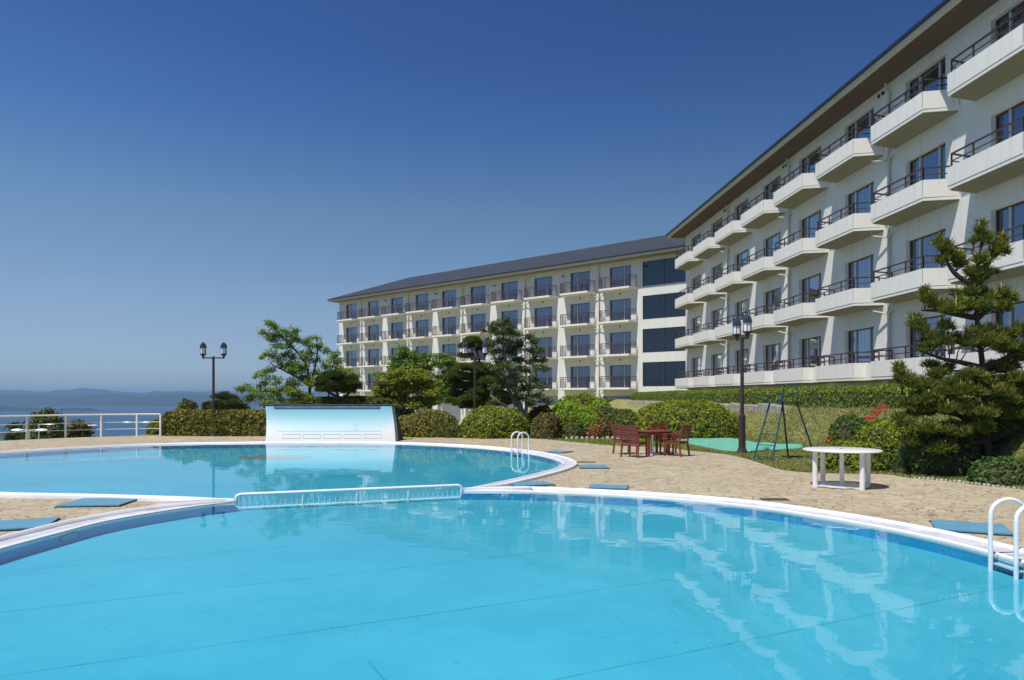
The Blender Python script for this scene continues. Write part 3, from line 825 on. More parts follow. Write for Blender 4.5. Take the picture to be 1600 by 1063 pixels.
def hedge(name, a, b, width, h, mat, label, size=.04, z=None, rows=1, amp=.03, roundend=True, dens=1.0):
    """clipped box hedge between two ground points"""
    bush_seed[0] += 1; sd = bush_seed[0]; rng = np.random.default_rng(sd)
    a = Vector(a); b = Vector(b); Ln = (b-a).length; ang = math.atan2(b.y-a.y, b.x-a.x)
    hx, hy = Ln/2, width/2
    per = [Ln*h*1.0, Ln*h*.6, Ln*width, width*h, width*h]; tot = sum(per)
    n = int(min(60000, tot*1.4/(size*size)*dens)); pos = []; nr = []
    for A, kind in zip(per, range(5)):
        m = int(n*A/tot); u = rng.random(m); v = rng.random(m)
        if kind == 0: p = np.c_[-hx+u*Ln, np.full(m, -hy), v*h]; q = [0, -1, 0]
        elif kind == 1: p = np.c_[-hx+u*Ln, np.full(m, hy), v*h]; q = [0, 1, 0]
        elif kind == 2: p = np.c_[-hx+u*Ln, -hy+v*width, np.full(m, h)]; q = [0, 0, 1]
        elif kind == 3: p = np.c_[np.full(m, -hx), -hy+u*width, v*h]; q = [-1, 0, 0]
        else: p = np.c_[np.full(m, hx), -hy+u*width, v*h]; q = [1, 0, 0]
        pos.append(p); nr.append(np.tile(q, (m, 1)))
    pos = np.vstack(pos); nr = np.vstack(nr).astype(float)
    def shape(pp, sh=1.0):
        q = pp.copy(); r = min(.28, h*.4, hy)
        c = np.clip(q, [-hx+r, -hy+r, -9], [hx-r, hy-r, h-r]); dv = q-c; ln = np.linalg.norm(dv, axis=1)[:, None]+1e-9
        lim = np.minimum(ln, r); q = c+dv/ln*lim
        wp = q+np.array([a.x, a.y, 0])
        k = fnoise(wp, .9, sd)*amp*2+fnoise(wp, 3.2, sd+3)*amp
        q = q+dv/ln*k[:, None]*np.minimum(1, ln/r)
        q[:, 1] *= sh; q[:, 0] *= (1-(1-sh)*hy/hx) ; q[:, 2] = np.where(q[:, 2] > 0, q[:, 2]*(1-(1-sh)*.5), q[:, 2])
        return q
    cl = fnoise(pos+np.array([a.x, a.y, 0]), 8.0, sd); kp = cl > -.36-.25*rng.random(len(pos)); pos = pos[kp]; nr = nr[kp]; cl = cl[kp]
    P_ = shape(pos); P_ += nr*cl[:, None]*.05; P_ -= nr*np.abs(rng.normal(size=len(P_)))[:, None]*.035
    V, Fq = leaves(P_, nr, size, rng, .7)
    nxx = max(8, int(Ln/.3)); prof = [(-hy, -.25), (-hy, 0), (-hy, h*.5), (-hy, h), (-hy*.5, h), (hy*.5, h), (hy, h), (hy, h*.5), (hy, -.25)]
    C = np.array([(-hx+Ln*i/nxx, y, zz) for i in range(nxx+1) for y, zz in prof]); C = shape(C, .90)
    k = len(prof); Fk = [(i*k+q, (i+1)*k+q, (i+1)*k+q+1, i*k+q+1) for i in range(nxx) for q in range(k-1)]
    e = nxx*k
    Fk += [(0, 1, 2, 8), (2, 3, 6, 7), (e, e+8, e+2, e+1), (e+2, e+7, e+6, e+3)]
    # follow the ground
    ca, sa = math.cos(ang), math.sin(ang); mid = (a+b)/2
    A = np.vstack([V, C])
    if z is None:
        wx = mid.x+A[:, 0]*ca-A[:, 1]*sa; wy = mid.y+A[:, 0]*sa+A[:, 1]*ca; A[:, 2] += ground_z(wx, wy)
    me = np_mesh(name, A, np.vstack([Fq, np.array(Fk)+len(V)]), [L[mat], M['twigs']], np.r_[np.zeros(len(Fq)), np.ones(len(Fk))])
    o = link(name, me); o.location = (mid.x, mid.y, 0 if z is None else z); o.rotation_euler = (0, 0, ang)
    tag(o, label, 'hedge'); return o

def tree(name, base, trunks, pads, Y, mat, bark, label, leaf=.06, dens=1.0, group=None, flat=False, needle=False, seed=1, tr=.07, cat='tree', fill=.5, twigs=5, aspect=.5, extra=None, dj=.35):
    """trunks: lists of photo pixels; pads: (px,py,rx_px,ry_px[,dY])"""
    rng = np.random.default_rng(seed); rd = random.Random(seed)
    root = empty(name, base); tag(root, label, cat, group); B = Vector(base)
    tb = MB(); tp = []
    for ti, t in enumerate(trunks):
        pts = [P(x, y, Y+(q[0] if q else 0))-B for (x, y, *q) in t]
        if ti == 0: pts[0] = Vector((pts[0].x, pts[0].y, -.1)) if pts[0].z > -.1 else pts[0]
        dense = []
        c = catmull([tuple(p) for p in pts], 5)
        r0 = tr*(1 if ti == 0 else .8)
        dense = [Vector(p) for p in c]; nn = len(dense)
        for i, p in enumerate(dense): tp.append((p, r0*(1-.75*i/nn)))
        tb.tube(dense, [r0*(1-.75*i/nn) for i in range(nn)], 8)
    Vs = []; k0 = 0; Fs = []
    sub = []
    for (px, py, rx, ry, *q) in pads:
        q0 = q[0] if q else (rd.random()-.5)*2*dj*max(1.2, rx/F*Y*2.2)
        if needle is False and not flat: ks = 3
        else: ks = 4
        for k_ in range(ks):
            aa = 2*PI*(k_+rd.random()*.7)/ks
            sub.append((px+.55*rx*math.cos(aa)+rd.uniform(-.2, .2)*rx, py+rd.uniform(-.9, .7)*ry, rx*rd.uniform(.42, .66), ry*rd.uniform(.65, 1.1), q0+.6*rx/F*Y*math.sin(aa)))
    for (px, py, rx, ry, *q) in sub:
        dY = q[0] if q else (rd.random()-.5)*2*dj*max(1.2, rx/F*Y*2.2)
        c = P(px, py, Y+dY)-B; RX = rx/F*Y*1.08; RZ = ry/F*Y*(1.35 if needle else 1.2); RY = RX*.85
        # branch to the pad
        best = min(tp, key=lambda a: (a[0]-c).length+max(0, a[0].z-c.z+.1)*2.5)
        s = best[0]; mid = s.lerp(c, .5)+Vector((rd.uniform(-.08, .08), rd.uniform(-.08, .08), rd.uniform(-.02, .12)))*(c-s).length
        rb = max(.007, best[1]*.32)
        endp = c-Vector((0, 0, RZ*.4))
        tb.tube([s, mid, endp], [rb, rb*.7, rb*.35], 6)
        for _ in range(max(1, twigs//2)):
            e = c+Vector((rd.uniform(-.8, .8)*RX, rd.uniform(-.8, .8)*RY, rd.uniform(-.4, .6)*RZ))
            tb.tube([endp.lerp(mid, rd.uniform(0, .4)), e], [rb*.35, .004], 4)
        vol = RX*RY*RZ
        n = int(dens*9.5*(RX*RY+RX*RZ+RY*RZ)/(leaf*leaf)*fill)
        if needle:
            m = max(8, int(dens*24*(RX*RY)/(leaf*leaf*1.4)))
            d = rng.normal(size=(m, 3)); d /= np.linalg.norm(d, axis=1)[:, None]
            if flat: d[:, 2] = np.abs(d[:, 2])*1.0-.25
            pc = np.array(c)+d*np.array([RX, RY, RZ])*(rng.random(m)**.4)[:, None]
            nb = 14
            ax = d*.6+np.array([0, 0, .9]); ax /= np.linalg.norm(ax, axis=1)[:, None]
            dirs = np.repeat(ax, nb, 0)+rng.normal(size=(m*nb, 3))*.48; dirs /= np.linalg.norm(dirs, axis=1)[:, None]
            st = np.repeat(pc, nb, 0); en = st+dirs*leaf*(1+.25*rng.normal(size=(m*nb, 1)))
            sd_ = np.cross(dirs, rng.normal(size=(m*nb, 3))); sd_ /= np.linalg.norm(sd_, axis=1)[:, None]; w = leaf*.07
            V = np.stack([st-sd_*w, st+sd_*w, en+sd_*w*.4, en-sd_*w*.4], 1).reshape(-1, 3)
            Vs.append(V); Fs.append(np.arange(len(V)).reshape(-1, 4)+k0); k0 += len(V)
            if extra is not None: extra.append((pc, ax))
        else:
            # clumps of leaves inside the pad
            nc = max(4, int(n/26)); d = rng.normal(size=(nc, 3)); d /= np.linalg.norm(d, axis=1)[:, None]
            if flat: d[:, 2] = d[:, 2]*.8+.1
            cc = np.array(c)+d*np.array([RX, RY, RZ])*(rng.random(nc)**.45)[:, None]
            pos = np.repeat(cc, 26, 0)+rng.normal(size=(nc*26, 3))*np.array([1, 1, .6])*leaf*1.9
            nr = np.repeat(d, 26, 0)*.4+np.array([0, 0, .7])
            V, Fq = leaves(pos, nr, leaf, rng, .65, aspect)
            Vs.append(V); Fs.append(Fq+k0); k0 += len(V)
    tb.build('trunk', bark, root, smooth=True)
    link('crown', np_mesh('crown', np.vstack(Vs), np.vstack(Fs), [L[mat]]), root)
    return root
def gp(px, Y):
    X = (px-800)/F*Y; return (X, Y, gz(X, Y))

# trees left to right
tree('maple_tree', gp(485, 36.5), [[(485, 660), (484, 620), (483, 595), (478, 570), (462, 548), (440, 525), (425, 508)], [(484, 610), (492, 575), (496, 550), (495, 540)], [(483, 600), (455, 585), (425, 570)], [(484, 625), (440, 612), (400, 612), (380, 609)]],
  [(420, 506, 8, 5), (428, 511, 10, 6), (442, 520, 15, 7), (456, 517, 10, 5), (415, 522, 9, 4), (430, 528, 15, 5), (458, 530, 14, 7), (443, 540, 16, 7), (478, 537, 12, 5), (490, 532, 10, 5), (492, 545, 14, 6), (505, 547, 10, 4), (480, 553, 15, 7), (455, 555, 16, 7), (424, 552, 12, 5), (412, 556, 8, 4),
   (432, 563, 12, 6), (470, 568, 17, 8), (495, 562, 10, 6), (445, 577, 17, 7), (418, 580, 12, 5), (405, 586, 9, 4), (470, 585, 18, 8), (430, 592, 14, 6), (410, 598, 9, 5), (455, 600, 19, 8), (485, 600, 10, 9), (430, 608, 15, 6), (385, 606, 11, 3.5), (375, 609, 6, 2.5), (398, 612, 10, 4), (412, 618, 12, 5), (445, 617, 22, 7), (475, 620, 18, 8), (388, 625, 5, 5), (396, 622, 8, 5), (495, 582, 7, 8), (425, 630, 20, 6), (460, 632, 24, 6)],
  36.5, 'maple', M['bark'], 'tall airy light green tree rising behind the pale blue wave wall', leaf=.047, dens=.58, seed=3, tr=.085)
tree('maple_tree', gp(515, 38), [[(514, 660), (514, 600), (519, 575), (524, 560)], [(514, 610), (535, 590), (555, 585)]],
  [(524, 555, 8, 4), (517, 563, 10, 5), (530, 566, 10, 5), (510, 574, 9, 5), (524, 577, 12, 5), (540, 578, 10, 4), (552, 590, 10, 6), (512, 588, 9, 5), (545, 603, 12, 5)],
  38, 'maple', M['bark'], 'small thin light green tree between the airy tree and the far hotel wing', leaf=.047, dens=.5, seed=4, tr=.06)
tree('round_pine', gp(527, 34), [[(527, 660), (530, 630), (526, 612), (528, 600)], [(530, 625), (545, 615), (552, 608)], [(530, 622), (512, 612), (505, 606)]],
  [(528, 591, 22, 6), (512, 598, 14, 6), (545, 598, 15, 6), (527, 601, 26, 6), (505, 607, 12, 6), (550, 607, 13, 6), (520, 610, 15, 5), (538, 611, 16, 5), (498, 602, 5, 4)],
  34, 'pine', M['bark'], 'dome-shaped dark green pine just above the right half of the pale blue wave wall', leaf=.13, dens=2.2, needle=True, flat=True, seed=5, tr=.09)
tree('small_pine', gp(352, 37), [[(352, 665), (352, 640), (351, 620)]],
  [(351, 619, 9, 3), (345, 624, 14, 4), (362, 624, 13, 4), (352, 630, 22, 4), (335, 634, 14, 4), (370, 634, 13, 4), (352, 639, 28, 4), (325, 640, 9, 4), (380, 641, 9, 4), (345, 646, 26, 4)],
  37, 'juniper', M['bark'], 'dark tiered pine behind the hedge and the lamp post at the far left', leaf=.13, dens=2.0, needle=True, flat=True, seed=6, tr=.08)
tree('green_tree', gp(672, 38.5), [[(672, 690), (670, 640), (662, 600), (650, 570), (640, 552)], [(670, 640), (692, 600), (700, 575)]],
  [(630, 548, 7, 4), (640, 555, 13, 5), (622, 562, 13, 5), (655, 562, 17, 6), (690, 556, 11, 5), (676, 566, 13, 6), (640, 571, 21, 6), (700, 571, 16, 6), (615, 575, 10, 5), (665, 578, 18, 6), (712, 585, 13, 7), (692, 588, 17, 7), (705, 601, 16, 7), (685, 605, 15, 7), (698, 617, 18, 7), (715, 622, 10, 6), (680, 628, 18, 7), (595, 586, 7, 5)],
  38.5, 'green', M['bark'], 'tall mid green tree behind the yellow-green maple', leaf=.065, dens=1.0, seed=7, tr=.10)
tree('yellow_maple', gp(628, 34.5), [[(622, 690), (626, 655), (632, 630), (630, 600)], [(624, 665), (645, 640), (662, 612)], [(626, 655), (608, 632), (596, 612)], [(622, 680), (650, 655), (675, 640)]],
  [(625, 582, 15, 4.5), (645, 584, 14, 4), (610, 590, 16, 5), (640, 592, 20, 5), (665, 590, 15, 5), (598, 600, 14, 5), (622, 600, 18, 5), (652, 602, 19, 5), (676, 600, 12, 5), (592, 611, 12, 5), (612, 612, 18, 5), (640, 613, 20, 6), (668, 612, 17, 5), (600, 622, 16, 5), (628, 624, 20, 6), (658, 624, 20, 6), (590, 630, 10, 4), (612, 633, 16, 5), (645, 636, 18, 5), (668, 630, 12, 6), (648, 650, 22, 8, .6), (628, 645, 14, 6, .8)],
  34.5, 'yellow', M['bark'], 'spreading yellow-green maple with orange tints beside the right end of the wave wall', leaf=.056, dens=.9, seed=8, tr=.10, flat=True)
tree('dark_pine', gp(748, 36), [[(748, 690), (750, 650), (746, 610), (750, 570), (742, 540)], [(750, 640), (725, 620), (712, 610)], [(748, 630), (775, 612), (785, 600)]],
  [(742, 534, 14, 5), (728, 545, 11, 4), (757, 545, 12, 5), (728, 560, 13, 3), (755, 574, 19, 6), (735, 580, 20, 6), (718, 588, 17, 5), (770, 587, 19, 6), (745, 594, 26, 6), (720, 603, 20, 6), (775, 602, 20, 6), (748, 610, 28, 7), (712, 618, 16, 5), (735, 624, 24, 6), (770, 620, 22, 6), (750, 634, 26, 6), (715, 632, 14, 5), (785, 632, 16, 5)],
  36, 'pine2', M['bark'], 'dense green pine behind the middle lamp post', leaf=.14, dens=2.0, needle=True, flat=True, seed=9, tr=.12)
tree('juniper_tree', gp(812, 33.5), [[(806, 672), (815, 645), (808, 622), (800, 590), (790, 560), (786, 515)], [(818, 672), (822, 640), (826, 610), (832, 580), (833, 545)], [(806, 668), (795, 640), (775, 625), (766, 618)], [(812, 650), (800, 620), (780, 580), (770, 550), (768, 535)]],
  [(786, 503, 11, 4), (776, 511, 12, 4), (797, 510, 12, 4), (768, 521, 11, 4), (786, 521, 15, 5), (805, 522, 10, 5), (766, 534, 12, 4), (790, 535, 16, 5), (812, 537, 9, 5), (826, 528, 7, 4), (836, 536, 8, 4), (842, 548, 9, 4), (828, 549, 10, 4), (775, 547, 13, 5), (800, 550, 14, 5), (847, 561, 8, 4), (833, 563, 11, 4), (812, 563, 13, 5), (785, 563, 14, 5), (822, 578, 14, 4), (843, 578, 8, 4), (798, 577, 15, 5), (775, 577, 11, 5), (808, 592, 16, 5), (832, 593, 10, 4), (788, 592, 12, 5), (845, 603, 11, 4), (822, 606, 13, 5), (800, 606, 14, 5), (776, 608, 11, 4), (838, 617, 12, 4), (815, 619, 14, 5), (792, 621, 13, 5), (852, 628, 9, 3), (830, 630, 13, 4), (775, 628, 12, 4)],
  33.5, 'juniper', M['bark_grey'], 'tall gnarled grey-trunked juniper with ragged crown right of the middle lamp post', leaf=.052, dens=1.25, aspect=.4, seed=10, tr=.13)
# trees beyond the railing on the left
for i, (px, pads, lab, mt) in enumerate([
    (73, [(73, 646, 9, 5), (66, 655, 14, 6), (82, 655, 12, 6), (73, 665, 22, 7), (60, 673, 20, 6), (86, 675, 20, 8), (70, 684, 30, 8)], 'tallest dark tree beyond the left railing', 'pine'),
    (30, [(22, 667, 5, 4), (28, 676, 12, 5), (38, 683, 16, 7), (30, 690, 20, 8)], 'low dark tree beyond the railing at the left edge of its clump', 'dark'),
    (122, [(122, 661, 8, 4), (112, 668, 12, 6), (130, 669, 11, 6), (120, 678, 22, 8), (100, 684, 16, 7)], 'rounded brownish tree beyond the railing at the right of its clump', 'brown')]):
    Y = 52+i*2; X = (px-800)/F*Y
    tree('seaside_tree', (X, Y, gz(X, Y)), [[(px, 760), (px+1, 700), (px, 665)]], pads, Y, mt, M['bark'], lab, leaf=.11, dens=1.5, seed=20+i, tr=.16, group='trees beyond the railing')

# shrubs and hedges
def dome(x0, x1, yt, yb, mat, label, dy=None, Y=None, **kw):
    """yb = photo row of the front foot on the deck level, or Y given"""
    if Y is None:
        Yf = CH*F/(yb-HY); rx = (x1-x0)/2/F*Yf*1.03; ry = dy or rx*.8; Yc = Yf+ry
    else:
        Yc = Y; rx = (x1-x0)/2/F*Yc; ry = dy or rx*.8
    X = ((x0+x1)/2-800)/F*Yc; rx = (x1-x0)/2/F*Yc
    g = gz(X, Yc)-.05; top = CH+(HY-yt)/F*Yc
    return bush(kw.pop('name', 'shrub'), (X, Yc, g), (rx, ry, max(.2, top-g)), mat, label, **kw)
hedge('clipped_hedge', (-15.8, 33.4, 0), (-10.2, 32.7, 0), 1.7, 1.12, 'azalea', 'clipped golden brown hedge left of the wave wall with the lamp post in it', size=.055, amp=.05)
dome(233, 262, 655, 682, 'box', 'small rounded green bush where the left railing ends', Y=33.8, dy=.6)
dome(272, 294, 632, 660, 'box', 'little pale green bush peeping over the left hedge', Y=35.5)
dome(284, 311, 627, 660, 'olive', 'round clipped dark bush behind the left hedge', Y=36, pw=3.2)
hedge('clipped_hedge', (-10.0, 34.6, 0), (-5.6, 34.4, 0), 1.3, 1.72, 'olive', 'low dark green hedge showing just over the top of the wave wall', size=.05)
dome(616, 720, 642, 684, 'azalea', 'broad brownish green dome shrub right of the wave wall', dy=1.2)
dome(691, 723, 663, 684.5, 'olive', 'small olive shrub between two large domes', dy=.35)
dome(719, 829, 637, 686, 'box', 'large yellow-green dome shrub behind the far pool ladder', dy=1.25)
dome(778, 834, 641, 670, 'bright', 'bright green shrub right behind the large yellow-green dome', Y=34, dy=.8)
dome(826, 884, 648, 686, 'brown', 'dark brown-leaved shrub with a few red blossoms', dy=.9, flowers=(5, None), amp=.25)
dome(822, 866, 636, 665, 'brown', 'rusty brown shrub rising behind the red-blossomed one', Y=34.5, dy=.9, amp=.2)
dome(854, 936, 631, 670, 'bright', 'rounded vivid green shrub in the middle of the planted mound', Y=34, dy=1.1, amp=.16)
dome(860, 958, 617, 650, 'box', 'highest yellow-green mounded shrub below the far hotel wing', Y=42, dy=1.8, pw=2.0)
dome(920, 958, 624, 645, 'bright', 'vivid green round shrub at the right shoulder of the planted mound', Y=39.5, dy=1.0)
dome(900, 982, 637, 662, 'olive', 'long dark olive shrub across the planted mound', Y=36.5, dy=.9)
dome(955, 1000, 641, 662, 'olive', 'small flat olive shrub right of the long dark one', Y=36.2, dy=.8)
dome(876, 917, 657, 686, 'olive', 'low rounded olive shrub beside the orange-flowered plant', dy=.6)
dome(911, 935, 652, 684, 'bright', 'sprigged yellow-green young plant above the orange flowers', Y=31.8, dy=.35, n=1300, ragged=.3, amp=.4)
dome(918, 940, 666, 686, 'brown', 'small shrub covered in orange-red blossoms', dy=.3, flowers=(90, None), amp=.25)
dome(929, 964, 653, 685, 'brown', 'dark reddish brown shrub right of the orange blossoms', dy=.6, amp=.2)
dome(948, 1010, 646, 685, 'olive', 'green shrub left of the biggest mounded hedge behind the wooden chairs', dy=.9)
dome(984, 1153, 627, 687, 'box', 'biggest mounded hedge behind the wooden table and chairs', dy=1.9, pw=2.5, amp=.07)
# right hand side
hedge('bank_hedge', (13.1-.053*17, 17.0, 0), (13.1-.053*58, 58.0, 0), 1.1, .60, 'hedge', 'long clipped green hedge along the top of the bank below the near wing', size=.036, amp=.03, dens=.9)
dome(1293, 1370, 654, 725, 'dark', 'dark shrub with red blossoms behind the white table', Y=19.3, dy=.8, size=.035, amp=.2, flowers=(34, None))
dome(1336, 1428, 658, 736, 'box', 'tall yellow-green clipped shrub left of the pine', Y=18.4, dy=.85, size=.032, pw=3.2)
dome(1276, 1388, 690, 738.5, 'box', 'low spreading green shrub right behind the white table', dy=.55, size=.032, amp=.16)
dome(1520, 1625, 714, 762, 'dark', 'low glossy green shrub under the pine at the right edge', dy=.6, size=.035, amp=.2)
dome(1398, 1530, 668, 757, 'dark', 'dark shaded shrub beneath the left boughs of the pine', Y=16.4, dy=.8, size=.04, amp=.3, ragged=.2)
dome(1500, 1640, 650, 757, 'dark', 'dark shaded shrub beneath the right boughs of the pine', Y=16.6, dy=.8, size=.04, amp=.3, ragged=.2)
dome(1405, 1425, 722, 743, 'brown', 'tiny dry brown plant at the foot of the dark shrubs', dy=.12, size=.03, amp=.4, ragged=.3, n=500)

# the near pine
tufts = []
pine = tree('pine_tree', gp(1540, 15.9), [[(1548, 760), (1542, 690), (1540, 640), (1536, 600), (1534, 560), (1528, 520), (1526, 480), (1524, 440), (1530, 400), (1536, 375)],
      [(1535, 575), (1500, 566), (1470, 560), (1430, 545)], [(1535, 575), (1570, 560), (1600, 545)], [(1527, 497), (1495, 492), (1465, 486), (1440, 485)], [(1528, 497), (1550, 480), (1575, 475)],
      [(1524, 450), (1495, 430), (1480, 410), (1470, 385)], [(1526, 430), (1550, 405), (1562, 385)],
      [(1542, 680), (1500, 650), (1450, 640), (1410, 615)], [(1542, 650), (1580, 630), (1610, 610)], [(1541, 690), (1490, 690), (1440, 680)]],
  [(1533, 362, 6, 10, 0), (1527, 378, 7, 6, 0), (1542, 375, 7, 7, 0), (1470, 382, 9, 12, 0), (1480, 396, 9, 8, 0), (1472, 408, 7, 6, 0), (1495, 405, 9, 7, 0), (1502, 418, 8, 6, .1), (1562, 385, 8, 10, 0), (1570, 395, 6, 7, 0), (1552, 400, 7, 6, 0),
   (1532, 412, 14, 8, -.1), (1520, 426, 13, 8, 0), (1545, 425, 11, 6, .1), (1530, 440, 12, 7, 0),
   (1452, 470, 10, 6, 0), (1445, 462, 6, 6, 0), (1472, 478, 14, 6, 0), (1500, 470, 15, 8, -.1), (1520, 458, 14, 9, 0), (1545, 466, 15, 8, 0), (1570, 460, 10, 8, 0), (1578, 475, 9, 7, 0), (1490, 487, 18, 5, -.2), (1530, 482, 20, 7, -.2), (1560, 484, 14, 6, 0),
   (1432, 505, 9, 9, 0), (1438, 520, 12, 8, 0), (1455, 530, 14, 8, 0), (1478, 513, 10, 9, 0), (1482, 532, 16, 9, 0), (1505, 540, 15, 9, 0), (1530, 520, 16, 10, -.2), (1555, 520, 16, 10, 0), (1580, 530, 14, 10, 0), (1602, 525, 12, 12, 0), (1540, 540, 24, 8, -.2), (1572, 548, 20, 8, 0), (1600, 548, 16, 9, 0), (1450, 545, 12, 5, 0),
   (1412, 592, 12, 9, 0), (1405, 580, 6, 7, 0), (1435, 600, 18, 9, 0), (1455, 575, 10, 5, .2), (1465, 590, 14, 7, 0), (1480, 580, 10, 4, .2), (1500, 600, 22, 8, -.3), (1530, 595, 24, 8, -.3), (1565, 580, 20, 8, .2), (1590, 570, 18, 9, .2), (1575, 600, 26, 10, 0), (1605, 600, 20, 10, 0),
   (1425, 628, 18, 9, 0), (1460, 622, 22, 9, -.2), (1490, 618, 22, 9, -.2), (1525, 620, 26, 10, -.4), (1562, 622, 26, 10, -.3), (1598, 625, 22, 12, -.1),
   (1450, 645, 20, 8, 0), (1490, 645, 26, 10, -.3), (1530, 648, 26, 10, -.5), (1570, 650, 22, 10, 0), (1602, 650, 18, 12, 0),
   (1415, 662, 16, 10, 0), (1450, 674, 20, 7, -.3), (1490, 676, 22, 8, -.4), (1530, 672, 18, 7, -.5), (1600, 684, 18, 8, .2), (1425, 692, 14, 7, 0), (1470, 704, 20, 7, -.3)],
  15.9, 'pine2', M['bark'], 'gnarled Japanese pine with upright new shoots at the right edge of the picture', leaf=.135, dens=1.25, needle=True, flat=True, seed=31, tr=.085, twigs=4, extra=tufts)
# its upright new shoots
rng = np.random.default_rng(77); V = []; 
for pc, ax in tufts:
    top = pc[np.argsort(-pc[:, 2])[:max(1, len(pc)//9)]]
    V.append(top)
V = np.vstack(V); mbc = MB()
for p in V:
    hgt = .07+.10*rng.random(); a = Vector(p); b = a+Vector((rng.normal()*.012, rng.normal()*.012, hgt)); mbc.tube([a, a.lerp(b, .5), b], [.010, .013, .006], 5)
mbc.build('shoots', L['candle'], pine)['kind'] = 'stuff'

# grass blades on the bank and along the deck
def blades(name, region, n, hgt, mat, label, seed):
    rng = np.random.default_rng(seed); x0, x1, y0, y1 = region
    X = x0+(x1-x0)*rng.random(n*3); Y = y0+(y1-y0)*rng.random(n*3)
    m = ~inside(X, Y, DP); p = X*.9986+Y*.053
    m &= p < 12.7
    m &= (np.array([noise.noise(Vector((x*1.3, y*1.3, 5))) for x, y in zip(X, Y)]) > -.7)
    X = X[m][:n]; Y = Y[m][:n]; n = len(X); Z = ground_z(X, Y)-.02
    a = rng.random(n)*2*PI; w = .012+.006*rng.random(n); h = hgt*(.5+rng.random(n))
    dx = np.cos(a)*w; dy = np.sin(a)*w; lx = rng.normal(size=n)*.5*h; ly = rng.normal(size=n)*.5*h
    V = np.stack([np.c_[X-dx, Y-dy, Z], np.c_[X+dx, Y+dy, Z], np.c_[X+lx+dx*.2, Y+ly+dy*.2, Z+h], np.c_[X+lx-dx*.2, Y+ly-dy*.2, Z+h]], 1).reshape(-1, 3)
    o = link(name, np_mesh(name, V, np.arange(len(V)).reshape(-1, 4), [L[mat]])); tag(o, label, 'grass', None, 'stuff')
blades('grass', (6, 15, 12.5, 34), 90000, .055, 'grass', 'dry yellowish grass covering the bank', 1)
blades('grass', (-3, 10, 22, 33.5), 26000, .05, 'lawn', 'green grass strip between the paving and the shrubs', 2)
blades('grass', (5.5, 12, 13, 24), 16000, .05, 'lawn', 'green grass around the lamp post foot and the lifeguard chair', 3)

# ---------------------------------------------------------------- furniture and fittings
M['white'] = plain('white_paint', (.80, .80, .79), .35, .06, 5, .05, coat=.3)
M['white_plastic'] = plain('white_gloss_tube', (.82, .82, .82), .25, .05, 4, 0, coat=.3)
M['lamp_metal'] = plain('purple_brown_metal', (.045, .028, .032), .45, .2, 5)
M['lamp_roof'] = plain('dark_teal_cap', (.022, .045, .06), .4, .2, 5)
M['opal'] = plain('opal_glass', (.80, .82, .85), .3, .04, 3, 0)
def mk_lamp(loc, yaw, label):
    r = empty('lamp_post', loc, yaw); tag(r, label, 'street lamp', 'twin-headed lamp posts')
    H = 3.55
    m = MB(); m.lathe([(.17, 0), (.165, .04), (.12, .16), (.105, .22), (.10, 1.12), (.108, 1.14), (.10, 1.18), (.055, 1.2)], 8); m.build('base', M['lamp_metal'], r)
    m = MB(); m.lathe([(.058, 1.2), (.052, H)], 12); m.lathe([(.05, H), (.055, H+.03), (.02, H+.07)], 12); m.build('pole', M['lamp_metal'], r, smooth=True)
    m = MB(); m.bar((-.46, 0, H-.02), (.46, 0, H-.02), .055); m.build('crossbar', M['lamp_metal'], r)
    for s in (-1, 1):
        c = (s*.46, 0, 0)
        m = MB(); m.lathe([(.035, H-.06), (.04, H+.02), (.06, H+.06), (.11, H+.12), (.135, H+.14), (.135, H+.165)], 6, c)
        for k in range(6):
            a = 2*PI*(k+.5)/6; x, y = c[0]+.118*math.cos(a), .118*math.sin(a); m.bar((x, y, H+.165), (x, y, H+.43), .013)
        h = m.build('lantern', M['lamp_metal'], r)
        m = MB(); m.lathe([(.108, H+.168), (.108, H+.425)], 6, c); m.build('globe', M['opal'], h)
        m = MB(); m.lathe([(.145, H+.43), (.15, H+.45), (.125, H+.56), (.075, H+.64), (.03, H+.665), (.02, H+.69)], 6, c); m.build('cap', M['lamp_roof'], h)
    return r
lp = G(1159.5, 709); mk_lamp((lp.x, lp.y, 0), math.radians(-88), 'purple-brown twin lamp post standing on the grass near the lifeguard chair')
mk_lamp(((333.5-800)/F*32.3, 32.3, -.05), 0, 'dark twin lamp post rising from the hedge at the far left')
mk_lamp(((742-800)/F*32.3, 32.3, -.02), math.radians(-8), 'twin lamp post in front of the dark pine in the middle')

# railing on the left edge
fr = empty('railing', (fence_pts[0][0], fence_pts[0][1], 0)); tag(fr, 'white metal railing with three rails along the sea side of the deck', 'railing')
fo = Vector((fence_pts[0][0], fence_pts[0][1], 0))
posts = [fence_pts[0], fence_pts[1], fence_pts[2], fence_pts[3], fence_pts[4]]+[(-20.7, 28.0), (-21.3, 26.4), (-21.8, 24.7)]
for i, p in enumerate(posts):
    m = MB(); q = Vector((p[0], p[1], 0))-fo; m.box(q.x-.035, q.x+.035, q.y-.035, q.y+.035, -.05, .95); m.build('post', M['white'], fr, bevel=.004)
fc = catmull(posts, 6)
for z, r_ in ((.965, .035), (.62, .013), (.32, .013)):
    m = MB(); m.tube([Vector((x, y, z))-fo for x, y in fc], r_, 8); m.build('rail', M['white'], fr, smooth=True)

